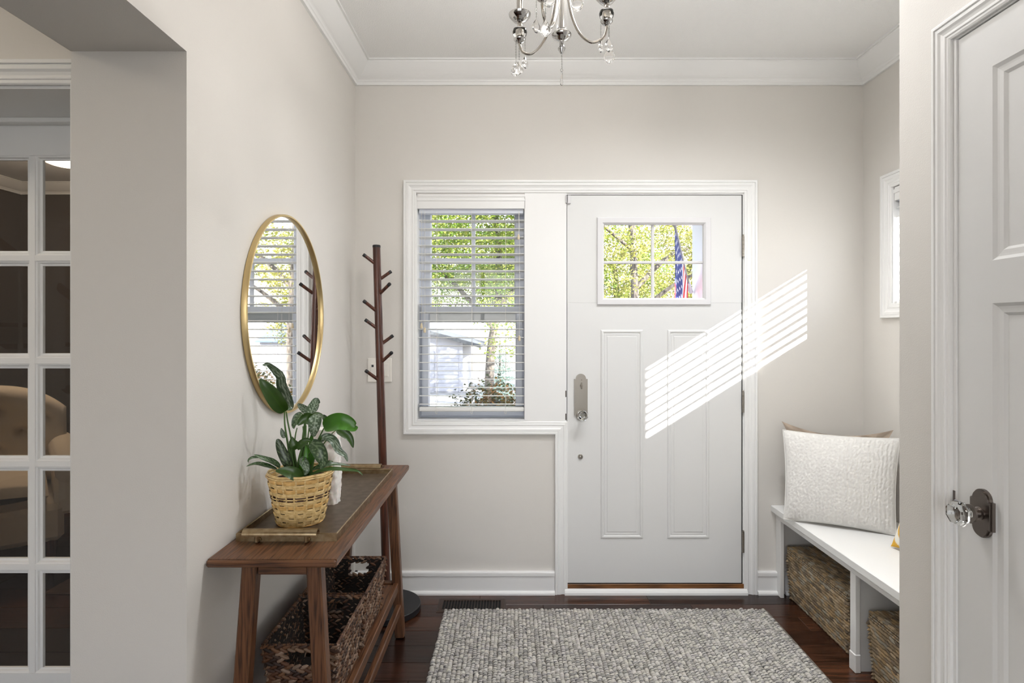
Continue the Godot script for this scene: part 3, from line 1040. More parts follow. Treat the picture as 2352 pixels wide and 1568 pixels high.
func side_window() -> void:
	var w := thing("window_2", "small white window in the right wall above the bench", "window", Vector3.ZERO, "", "structure")
	var za := -2.794
	var zb := -1.97
	var xg := RIGHT + 0.095
	var rv := Geo.new()
	rv.span(Vector3(RIGHT - 0.002, 1.497, za - 0.004), Vector3(RIGHT + 0.158, 1.503, zb + 0.004))
	rv.span(Vector3(RIGHT - 0.002, 2.068, za - 0.004), Vector3(RIGHT + 0.158, 2.074, zb + 0.004))
	rv.span(Vector3(RIGHT - 0.002, 1.497, za - 0.004), Vector3(RIGHT + 0.158, 2.074, za + 0.003))
	rv.span(Vector3(RIGHT - 0.002, 1.497, zb - 0.003), Vector3(RIGHT + 0.158, 2.074, zb + 0.004))
	obj("reveal", rv, M.trim, w)
	var s := Geo.new()
	s.span(Vector3(xg - 0.02, 1.503, za + 0.003), Vector3(xg + 0.02, 1.541, zb - 0.003), 0.002)
	s.span(Vector3(xg - 0.02, 1.947, za + 0.003), Vector3(xg + 0.02, 2.068, zb - 0.003), 0.002)
	s.span(Vector3(xg - 0.02, 1.541, za + 0.003), Vector3(xg + 0.02, 1.947, za + 0.030), 0.002)
	s.span(Vector3(xg - 0.02, 1.541, zb - 0.040), Vector3(xg + 0.02, 1.947, zb - 0.003), 0.002)
	var so := obj("sash", s, M.vinyl, w)
	var p := Geo.new()
	p.face([Vector3(xg, 1.53, za + 0.02), Vector3(xg, 1.53, zb - 0.02), Vector3(xg, 1.955, zb - 0.02), Vector3(xg, 1.955, za + 0.02)], Vector3.LEFT)
	obj("pane", p, M.pane, so)
	var c := Geo.new()
	c.sweep(casing_profile(0.070), [Vector3(RIGHT, 1.437, za - 0.075), Vector3(RIGHT, 1.437, zb + 0.075), Vector3(RIGHT, 2.138, zb + 0.075), Vector3(RIGHT, 2.138, za - 0.075)], Vector3.LEFT, true)
	tag(obj("trim_8", c, M.trim), "white stepped casing around the small window above the bench", "casing", "", "structure")
	var b := thing("window_blind", "white slatted blind in the small window above the bench, throwing striped light", "blind", Vector3(RIGHT + 0.034, 1.50, (za + zb) / 2))
	var ln := zb - za - 0.014
	var va := Geo.new()
	va.span(Vector3(-0.034, 0.50, -ln / 2), Vector3(-0.026, 0.566, ln / 2), 0.002)
	va.span(Vector3(-0.039, 0.535, -ln / 2), Vector3(-0.034, 0.555, ln / 2), 0.002)
	obj("valance", va, M.trim, b)
	var hr := Geo.new()
	hr.span(Vector3(-0.02, 0.50, -ln / 2), Vector3(0.02, 0.55, ln / 2), 0.002)
	obj("headrail", hr, M.vinyl, b)
	var slat := slat_mesh(ln, 0.050)
	for k in 11:
		var sl := obj("slat", slat, M.slat, b)
		sl.position = Vector3(0, 0.4650 - 0.0446 * k + 0.008, 0)
		sl.basis = Basis(Vector3(0, 0, 1), deg_to_rad(15.0)) * Basis(Vector3.UP, PI / 2)
	var br := Geo.new()
	br.box(Vector3(0, 0.012, 0), Vector3(0.050, 0.018, ln), 0.003)
	obj("bottom_rail", br, M.slat, b)
	for z in [-0.30, 0.0, 0.30]:
		var g := Geo.new()
		for sx in [-1, 1]:
			g.tube([Vector3(0.026 * sx, 0.5, z), Vector3(0.026 * sx, 0.012, z)], 0.0009, 5)
		obj("ladder_cord", g, M.cord, b)


# ---------------------------------------------------------------- lamps

func dome_lamp(at: Vector3, label: String, energy: float, color: Color, drop := 0.0) -> void:
	var t := thing("ceiling_lamp", label, "ceiling lamp", at - Vector3(0, drop, 0))
	var g := Geo.new()
	if drop > 0.0:
		g.lathe([Vector2(0.012, -0.004), Vector2(0.012, drop - 0.03), Vector2(0.07, drop - 0.02), Vector2(0.075, drop - 0.001), Vector2(0, drop - 0.001)], 24)
	g.lathe([Vector2(0, -0.004), Vector2(0.19, -0.004), Vector2(0.19, -0.022), Vector2(0.20, -0.026), Vector2(0.19, -0.03), Vector2(0.0, -0.03)], 40)
	obj("base", g, M.nickel, t)
	var d := Geo.new()
	var prof := []
	for i in 9:
		var a := PI / 2 * i / 8
		prof.append(Vector2(0.18 * sin(a), -0.03 - 0.085 * cos(a)))
	d.lathe(prof, 40)
	tag(obj("lamp_shade", d, M.lamp_glow, t), "glowing white glass dome")
	var l := OmniLight3D.new()
	l.name = "lamp_light"
	l.position = Vector3(0, -0.17, 0)
	l.light_energy = energy
	l.light_color = color
	l.light_size = 0.16
	l.omni_range = 14.0
	l.omni_attenuation = 2.0
	l.shadow_enabled = true
	t.add_child(l)


func lamps() -> void:
	dome_lamp(Vector3(-2.55, HIGH, -0.95), "unseen flush dome lamp on the hall ceiling, lighting the glazed door and the armchair", 0.28, Color(1.0, 0.95, 0.87))  # out of view, placed to light the armchair through the glass
	dome_lamp(Vector3(-3.28, HIGH, -4.25), "lit flush dome lamp on the ceiling of the room behind the glazed door", 0.40, Color(1.0, 0.91, 0.80), 0.07)
	fill_downlight(Vector3(0.55, HIGH, -2.05), "added round fill lamp recessed in the ceiling above the rug, out of view", 0.7)
	fill_downlight(Vector3(0.98, HIGH, -1.95), "added round fill lamp recessed in the ceiling beside the bench, out of view", 1.1)
	dome_lamp(Vector3(0.15, HIGH, 0.75), "unseen flush dome lamp behind the viewer, warming the near right wall", 0.05, Color(1.0, 0.82, 0.58))  # out of view, warms the top of the near right wall


func fill_downlight(at: Vector3, label: String, energy: float) -> void:  # added fill lamps, out of view, brighten the rug, bench and right side
	var t := thing("ceiling_lamp", label, "ceiling lamp", at)
	var g := Geo.new()
	g.lathe([Vector2(0.050, -0.001), Vector2(0.078, -0.001), Vector2(0.078, -0.004), Vector2(0.055, -0.007), Vector2(0.050, -0.003)], 32)
	obj("trim_ring", g, M.trim, t)
	var d := Geo.new()
	d.lathe([Vector2(0.0, -0.003), Vector2(0.052, -0.003), Vector2(0.052, -0.002), Vector2(0.0, -0.002)], 32)
	tag(obj("fill_lens", d, M.lamp_glow, t), "glowing round lens of the added fill lamp")
	var l := SpotLight3D.new()
	l.name = "lamp_light"
	l.position = Vector3(0, -0.012, 0)
	l.rotation.x = -PI / 2
	l.spot_angle = 78.0
	l.spot_angle_attenuation = 1.0
	l.light_energy = energy
	l.light_color = Color(0.98, 0.99, 1.0)
	l.light_size = 0.05
	l.spot_range = 14.0
	l.spot_attenuation = 2.0
	l.shadow_enabled = true
	t.add_child(l)


# ---------------------------------------------------------------- cloth, weave and leaf shapes

func lin(r: float, g: float, b: float) -> Color:
	return Color(r, g, b).srgb_to_linear()


func cushion(at: Callable, nu: int, nv: int, tint = null) -> ArrayMesh:   # at(u, v, side) gives both faces, which meet where u or v is 0 or 1
	var front := sheet(nu, nv, func(u, v): return at.call(u, v, 1.0), Vector2.ONE, tint)
	var back := sheet(nu / 2, nv / 2, func(u, v): return at.call(1.0 - u, v, -1.0), Vector2.ONE, tint)
	var st := SurfaceTool.new()
	st.append_from(front, 0, Transform3D())
	st.append_from(back, 0, Transform3D())
	return st.commit()


func stitch_mesh(seg := 8) -> ArrayMesh:
	var g := Geo.new()
	g.ball(Vector3.ZERO, Vector3(0.5, 0.5, 0.5), seg)
	return g.done()


func weave_panel(xfs: Array, cols: Array, o: Vector3, ud: Vector3, vd: Vector3, ul: float, vl: float, cu: float, cv: float, thick: float, slant: float, alternate: bool, pal: Array, hole := Rect2(), inset := 0.0) -> void:
	# rows of plump slanted stitches that fill a slanting wall; inset narrows the foot of the wall on both sides
	var n := ud.cross(vd).normalized()
	var rows := int(round(vl / cv))
	for j in rows:
		var v := (j + 0.5) / rows
		var w := ul - 2.0 * inset * (1.0 - v)
		var cnt := int(round(w / cu))
		for i in cnt + 1:
			var u: float = clampf((i + (0.5 if j % 2 else 0.0)) / cnt, 0.02, 0.98)
			var c := o + ud * (inset * (1.0 - v) + w * u) + vd * (vl * v)
			if hole.size.x > 0.0 and hole.has_point(Vector2(u * ul, v * vl)):
				continue
			var a := slant * (-1.0 if alternate and j % 2 else 1.0) + rng.randf_range(-0.12, 0.12)
			var x := (ud * cos(a) + vd * sin(a))
			var y := (vd * cos(a) - ud * sin(a))
			var s := rng.randf_range(0.88, 1.12)
			xfs.append(Transform3D(Basis(x * cu * 1.5 * s, y * cv * 1.22 * s, n * thick), c + n * rng.randf_range(-0.001, 0.001)))
			cols.append(pal[rng.randi() % pal.size()] * rng.randf_range(0.75, 1.2))


func braid(xfs: Array, cols: Array, a: Vector3, b: Vector3, r: float, pal: Array, up := Vector3.UP) -> void:   # a twisted cord along an edge
	var d := (b - a).normalized()
	var s := d.cross(up).normalized()
	var n := int(a.distance_to(b) / (r * 0.95))
	for i in n:
		var p := a.lerp(b, (i + 0.5) / n)
		var x := (d * 0.75 + s * 0.55 + up * 0.35).normalized()
		var y := up.cross(x).normalized()
		xfs.append(Transform3D(Basis(x * r * 2.7, y * r * 1.5, x.cross(y) * r * 1.7), p))
		cols.append(pal[rng.randi() % pal.size()] * rng.randf_range(0.8, 1.15))


func leaf_mesh(pts: Array, hw: float, facing: Vector3, kind: String, seed_: int) -> ArrayMesh:
	var n := FastNoiseLite.new()
	n.seed = seed_
	n.frequency = 1.0
	var line := smooth_path(pts, 8)
	var cnt := line.size() - 1
	var green: Color = {"plain": lin(0.19, 0.30, 0.09), "bright": lin(0.24, 0.45, 0.09), "dark": lin(0.12, 0.18, 0.11), "mid": lin(0.17, 0.27, 0.14), "pale": lin(0.24, 0.32, 0.22)}[kind]
	var silver: Color = {"plain": green, "bright": green, "dark": lin(0.42, 0.50, 0.36), "mid": lin(0.50, 0.58, 0.43), "pale": lin(0.66, 0.72, 0.64)}[kind]
	var at := func(u: float, v: float) -> Vector3:
		var f := v * cnt
		var k := mini(int(f), cnt - 1)
		var p: Vector3 = line[k].lerp(line[k + 1], f - k)
		var d: Vector3 = (line[mini(k + 1, cnt)] - line[maxi(k - 1, 0)]).normalized()
		var side := facing.cross(d).normalized()
		var nrm := d.cross(side).normalized()
		var shape := pow(sin(PI * pow(clampf(v, 0.0, 1.0), 0.72)), 0.72) * (1.0 - 0.25 * v)
		var s := (u - 0.5) * 2.0
		var wave := n.get_noise_2d(s * 0.8, v * 3.0) * 0.10
		return p + side * s * hw * shape + nrm * hw * shape * (0.30 * s * s + wave * absf(s))
	var tint := func(u: float, v: float) -> Color:
		var s := absf(u - 0.5) * 2.0
		if s < 0.07:
			return green.lerp(silver, 0.6) if kind != "plain" else green * 1.25
		var q := n.get_noise_2d(u * 9.0, v * 11.0 - s * 4.0) + 0.35 * sin((v - s * 0.25) * 42.0) - 0.55 * pow(absf(s - 0.45) * 1.9, 2.0)
		return green.lerp(silver, smoothstep(0.02, 0.3, q) * 0.7) * (1.0 + 0.15 * n.get_noise_2d(u * 3.0, v * 3.0))
	return sheet(12, 34, at, Vector2.ONE, tint)


# ---------------------------------------------------------------- the room behind the glazed door, and the stairs behind the viewer

func den() -> void:
	var t := thing("armchair", "cream button-tufted armchair with rolled arms behind the glazed door", "armchair", Vector3(-3.12, 0, -3.32))
	t.rotation.y = deg_to_rad(40)
	var buttons := []
	for j in 3:
		for i in 4 - j % 2:
			buttons.append(Vector2((i + 0.5 + 0.5 * (j % 2)) / 4.0, 0.34 + 0.2 * j))
	var back := func(u: float, v: float, s: float) -> Vector3:
		var a := (u - 0.5) * 2.0
		var top := 0.62 - 0.16 * pow(absf(a), 3.0)
		var y := 0.40 + top * v
		var f := pow(maxf(0.0, 1.0 - pow(absf(a), 6.0)), 0.5) * pow(maxf(0.0, 1.0 - pow(absf(2.0 * v - 1.0), 8.0)), 0.5)
		var z := -0.36 - 0.14 * v + 0.10 * a * a
		var dent := 0.0
		if s > 0:
			for b in buttons:
				var dd: float = Vector2((u - b.x) * 0.9, (v - b.y) * 0.62).length()
				dent += 0.05 * exp(-dd * dd * 1500.0) + 0.07 * exp(-dd * 16.0)
		return Vector3(a * 0.46, y, z + s * (0.13 if s > 0 else 0.10) * f - dent * f)
	obj("backrest", cushion(back, 72, 60), M.cream_cloth, t)
	for b in buttons:
		var bt := Geo.new()
		var p: Vector3 = back.call(b.x, b.y, 1.0)
		bt.ball(p + Vector3(0, 0, 0.004), Vector3(0.012, 0.012, 0.008), 10)
		obj("button", bt, M.cream_cloth, t)
	var seat := func(u: float, v: float, s: float) -> Vector3:
		var a := (u - 0.5) * 2.0
		var b := (v - 0.5) * 2.0
		var f := pow(maxf(0.0, (1.0 - pow(absf(a), 10.0)) * (1.0 - pow(absf(b), 10.0))), 0.4)
		return Vector3(a * 0.35, 0.45 + s * 0.065 * f + 0.02 * s * (1.0 - a * a), -b * 0.34 + 0.05)
	obj("cushion", cushion(seat, 28, 28), M.cream_cloth, t)
	var bs := Geo.new()
	bs.box(Vector3(0, 0.285, 0.0), Vector3(0.84, 0.21, 0.74), 0.03)
	obj("base", bs, M.cream_cloth, t)
	for s in [-1, 1]:
		var ar := Geo.new()
		ar.tube(smooth_path([Vector3(0.43 * s, 0.62, -0.40), Vector3(0.44 * s, 0.60, -0.1), Vector3(0.45 * s, 0.585, 0.2), Vector3(0.45 * s, 0.57, 0.36)]), 0.075, 18)
		ar.box(Vector3(0.425 * s, 0.44, -0.02), Vector3(0.10, 0.24, 0.74), 0.02)
		obj("arm", ar, M.cream_cloth, t)
		for z in [-0.32, 0.32]:
			var lg := Geo.new()
			lg.lathe([Vector2(0.0, 0), Vector2(0.014, 0), Vector2(0.024, 0.12), Vector2(0.026, 0.19), Vector2(0, 0.19)], 12, Transform3D(Basis(), Vector3(0.36 * s, 0, z)))
			obj("leg", lg, M.rack_wood_y, t)
	var r := Geo.new()
	r.span(Vector3(-2.45, 0.0, -4.4), Vector3(-1.30, 0.009, -3.02), 0.003)
	tag(obj("den_rug", r, M.den_rug), "flat brown woven rug on the dark floor behind the glazed door", "rug")


func stairs() -> void:
	var t := thing("staircase", "staircase with white balusters and a brown handrail behind the viewer, mirrored in the glazed door", "staircase", Vector3(-2.65, 0, 0.9))
	for i in 8:
		var s := Geo.new()
		s.span(Vector3(-0.24 * (i + 1), 0.18 * i + 0.145, 0.02), Vector3(-0.24 * i + 0.03, 0.18 * (i + 1), 0.88), 0.004)
		obj("step", s, M["floor_wood_%d" % (i % 3)], t)
		var b := Geo.new()
		var y := 0.18 * (i + 1)
		b.lathe([Vector2(0.018, 0), Vector2(0.018, 0.18), Vector2(0.011, 0.22), Vector2(0.017, 0.45), Vector2(0.012, 0.66), Vector2(0.016, 0.70), Vector2(0.016, 0.80)], 12, Transform3D(Basis(), Vector3(-0.24 * i - 0.12, y, 0.06)))
		obj("baluster", b, M.trim, t)
	var h := Geo.new()
	h.tube([Vector3(0.05, 0.93, 0.06), Vector3(-1.9, 0.93 + 1.95 * 0.75, 0.06)], 0.034, 12)
	obj("handrail", h, M.rack_wood_x, t)
	var st := Geo.new()
	st.prism([Vector2(0.06, 0.0), Vector2(-0.1, 0.0), Vector2(-1.95, 1.25), Vector2(-1.95, 1.62), Vector2(0.06, 0.16)], Transform3D(Basis(), Vector3(0, 0, -0.012)), 0.03)
	obj("stringer", st, M.trim, t)
	var nw := Geo.new()
	nw.box(Vector3(-1.06, 1.12, 0.06), Vector3(0.12, 2.24, 0.12), 0.004)
	nw.box(Vector3(-1.06, 2.255, 0.06), Vector3(0.19, 0.03, 0.19), 0.006)
	nw.box(Vector3(-1.06, 2.215, 0.06), Vector3(0.15, 0.05, 0.15), 0.01)
	obj("newel_post", nw, M.trim, t)


# ---------------------------------------------------------------- bench

func bench() -> void:
	var t := thing("bench", "white built-in window bench with open cubbies along the right wall", "bench", Vector3(1.6, 0, -2.28))
	var o := t.position
	var g := Geo.new()
	g.span(Vector3(1.351, 0.430, BACK + 0.001) - o, Vector3(RIGHT - 0.001, 0.462, -1.52) - o, 0.0025)
	obj("seat", g, M.trim, t)
	var r := Geo.new()
	r.span(Vector3(1.377, 0.394, BACK + 0.001) - o, Vector3(1.396, 0.430, -1.52) - o, 0.0008)
	r.span(Vector3(1.371, 0.413, BACK + 0.001) - o, Vector3(1.378, 0.4305, -1.52) - o, 0.002)
	obj("apron", r, M.trim, t)
	for z in [[-3.032, -2.979], [-2.365, -2.327], [-1.70, -1.66]]:
		var p := Geo.new()
		p.span(Vector3(1.377, 0.0, z[0]) - o, Vector3(1.396, 0.3945, z[1]) - o, 0.0015)
		if z[0] > -3.0:
			p.span(Vector3(1.374, 0.0, z[0] - 0.003) - o, Vector3(1.398, 0.075, z[1] + 0.003) - o, 0.003)
		obj("post", p, M.trim, t)
	for z in [-2.346, -1.68]:
		var q := Geo.new()
		q.span(Vector3(1.397, 0.0, z - 0.009) - o, Vector3(RIGHT - 0.03, 0.429, z + 0.009) - o, 0.001)
		obj("divider", q, M.trim, t)
		var sh := Geo.new()
		sh.span(Vector3(1.398, 0.0, z - 0.021) - o, Vector3(RIGHT - 0.03, 0.018, z - 0.009) - o, 0.004)
		obj("shoe", sh, M.trim, t)


# ---------------------------------------------------------------- rug

func rug() -> void:
	var x0 := -0.335
	var x1 := 1.248
	var z0 := -2.832
	var z1 := -0.40
	var t := thing("area_rug", "chunky cream and grey wool rug of looped rows in front of the door", "rug", Vector3((x0 + x1) / 2, 0, (z0 + z1) / 2))
	var o := t.position
	var b := Geo.new()
	b.span(Vector3(x0 + 0.006, 0.0005, z0 + 0.006) - o, Vector3(x1 - 0.006, 0.009, z1 - 0.006) - o)
	var bm := mat("rug_base", Color(0.42, 0.40, 0.37), 1.0)
	obj("backing", b, bm, t)
	var cu := 0.018
	var nx := int((x1 - x0) / cu)
	var nz := int((z1 - z0) / 0.0165)
	for variant in 4:
		var xf := []
		var col := []
		for i in nx:
			var wander := 0.0
			for j in nz:
				wander = clampf(wander + rng.randf_range(-0.001, 0.001), -0.003, 0.003)
				if (i * 7 + j * 13 + (i * j) % 5) % 4 != variant:
					continue
				var p := Vector3(x0 + cu * (i + 0.5) + wander + rng.randf_range(-0.001, 0.001), 0.0085 + rng.randf_range(-0.0012, 0.0016), z0 + 0.0165 * (j + 0.5 + 0.3 * sin(i * 2.1)))
				var y := rng.randf_range(-0.25, 0.25)
				xf.append(Transform3D(Basis(Vector3.UP, y) * Basis.from_scale(Vector3(1, 1, 1) * rng.randf_range(0.92, 1.12)), p - o))
				var v: float = rng.randf_range(0.82, 1.06)
				if rng.randf() < 0.15:
					v *= rng.randf_range(0.7, 0.9)
				col.append(Color(v, v * rng.randf_range(0.97, 1.0), v * rng.randf_range(0.93, 1.0)))
		many("wool_loops", loop_mesh(variant), M.wool, xf, col, t)


func loop_mesh(variant: int) -> ArrayMesh:   # a short plump loop of plied yarn; each ply has its own shade
	var r2 := RandomNumberGenerator.new()
	r2.seed = 40 + variant
	var shades := []
	for k in 7:
		var v := r2.randf_range(0.50, 0.65)
		shades.append(Color(v, v * 0.97, v * 0.91))
	for k in 2 + variant % 2:
		var d: float = [0.04, 0.13, 0.08, 0.17][(variant + k) % 4]
		shades[r2.randi_range(0, 6)] = Color(d, d * 1.0, d * 1.04)
	var n := 14
	var at := func(u: float, v: float) -> Vector3:
		var a := PI * u
		var z := (v - 0.5) * 2.0
		var f := sqrt(maxf(0.0, 1.0 - pow(absf(z), 2.6)))
		var ply := 1.0 - 0.10 * pow(absf(cos(v * PI * 7.0 + u * 1.2)), 6.0)
		return Vector3(-cos(a) * 0.0098 * (0.55 + 0.45 * f), sin(a) * 0.0115 * f * ply, z * 0.0108 + 0.003 * sin(a))
	var tint := func(u: float, v: float) -> Color:
		return shades[clampi(int(v * 6.999 + u * 0.8), 0, 6)]
	return sheet(7, n, func(u, v): return at.call(u, v), Vector2.ONE, tint)


# ---------------------------------------------------------------- console table and what stands on it

func console_table() -> void:
	var x0 := LEFT + 0.003
	var x1 := -0.4745
	var z0 := -2.639
	var z1 := -1.5605
	var t := thing("console_table", "narrow brown wooden console table with splayed legs against the left wall", "table", Vector3((x0 + x1) / 2, 0, (z0 + z1) / 2))
	var o := t.position
	var top := Node3D.new()
	top.name = "tabletop"
	t.add_child(top)
	var xs := [x0, x0 + 0.05, x0 + 0.117, x0 + 0.184, x0 + 0.241, x1 - 0.048, x1]
	for i in 6:
		var g := Geo.new()
		var e := 0.0 if i in [0, 5] else 0.0
		g.span(Vector3(xs[i], 0.7425, z0) - o, Vector3(xs[i + 1], 0.762 - e, z1) - o, 0.0008)
		obj("board", g, M.table_wood_z, top)
	for z in [[z1, z1 + 0.012], [z0 - 0.012, z0]]:
		var eg := Geo.new()
		eg.span(Vector3(x0, 0.7425, z[0]) - o, Vector3(x1, 0.762, z[1]) - o, 0.0045)
		obj("edge_strip", eg, M.table_wood_x, top)
	# legs splay outwards towards the floor
	var legs := {}
	for q in [[-0.7206, -0.775, -1.60], [-0.546, -0.506, -1.60], [-0.7206, -0.775, -2.60], [-0.546, -0.506, -2.60]]:
		var g := Geo.new()
		g.beam(Vector3(q[1], 0.004, q[2]) - o, Vector3(q[0], 0.742, q[2]) - o, 0.0405, 0.0405, 0.004)
		obj("leg", g, M.table_wood_y, t)
	for z in [-1.60, -2.60]:
		var g := Geo.new()
		g.span(Vector3(-0.70, 0.708, z - 0.012) - o, Vector3(-0.565, 0.7425, z + 0.012) - o, 0.002)
		obj("apron", g, M.table_wood_x, t)
		var c := Geo.new()
		c.span(Vector3(-0.74, 0.215, z - 0.014) - o, Vector3(-0.535, 0.25, z + 0.014) - o, 0.002)
		obj("shelf_rail", c, M.table_wood_x, t)
	for x in [-0.63]:
		var g := Geo.new()
		g.span(Vector3(x - 0.02, 0.712, -2.60) - o, Vector3(x + 0.02, 0.742, -1.60) - o, 0.002)
		obj("underframe", g, M.table_wood_z, t)
	for x in [-0.7535, -0.5215]:
		var g := Geo.new()
		g.span(Vector3(x - 0.011, 0.212, -2.60) - o, Vector3(x + 0.011, 0.2515, -1.60) - o, 0.003)
		obj("shelf_rail", g, M.table_wood_z, t)
		var l := Geo.new()
		var dx := 0.012 if x < -0.6 else -0.012
		l.span(Vector3(x - 0.012 - dx, 0.118, -2.60) - o, Vector3(x + 0.012 - dx, 0.156, -1.60) - o, 0.004)
		obj("stretcher", l, M.table_wood_z, t)
	for i in 3:
		var g := Geo.new()
		var a := -0.742 + 0.0704 * i
		g.span(Vector3(a, 0.228, -2.585) - o, Vector3(a + 0.0688, 0.243, -1.615) - o, 0.0015)
		obj("shelf_board", g, M.table_wood_z, t)


func tray() -> void:
	var x0 := -0.809
	var x1 := -0.514
	var z0 := -2.477
	var z1 := -1.691
	var y := 0.762
	var t := thing("serving_tray", "long antique brass tray with half-round handles on the console table", "tray", Vector3((x0 + x1) / 2, y, (z0 + z1) / 2))
	var o := t.position
	var b := Geo.new()
	b.span(Vector3(x0 + 0.003, y, z0 + 0.003) - o, Vector3(x1 - 0.003, y + 0.004, z1 - 0.003) - o)
	obj("base", b, M.tray_base, t)
	var r := Geo.new()
	r.sweep([Vector2(0, 0.0), Vector2(0.005, 0.0), Vector2(0.005, 0.022), Vector2(0.0035, 0.024), Vector2(0.0015, 0.024), Vector2(0, 0.022)], [Vector3(x0, y, z1) - o, Vector3(x1, y, z1) - o, Vector3(x1, y, z0) - o, Vector3(x0, y, z0) - o], Vector3.UP, true)
	obj("rim", r, M.tray_brass, t)
	for q in [[z1 + 0.012, -1.0], [z0 - 0.012, 1.0]]:
		var h := Geo.new()
		# a half-round trough, open below, on two lugs
		var prof := []
		for i in 13:
			var a := PI * 1.12 * i / 12 - 0.06 * PI
			prof.append(Vector2(cos(a) * 0.016, sin(a) * 0.016))
		for i in 13:
			var a := PI * 1.12 * (12 - i) / 12 - 0.06 * PI
			prof.append(Vector2(cos(a) * 0.0125, sin(a) * 0.0125))
		h.prism(prof, Transform3D(Basis(Vector3(0, 0, 1), Vector3.UP, Vector3(-1, 0, 0)), Vector3(-0.565, y + 0.026, q[0] - 0.0) - o), 0.215)
		var hn := obj("handle", h, M.tray_brass, t)
		for x in [-0.742, -0.598]:
			var lg := Geo.new()
			lg.box(Vector3(x, y + 0.016, q[0]) - o, Vector3(0.012, 0.030, 0.015), 0.003)
			lg.box(Vector3(x, y + 0.007, q[0] + 0.006 * q[1]) - o, Vector3(0.016, 0.010, 0.014), 0.003)
			obj("lug", lg, M.tray_brass, hn)


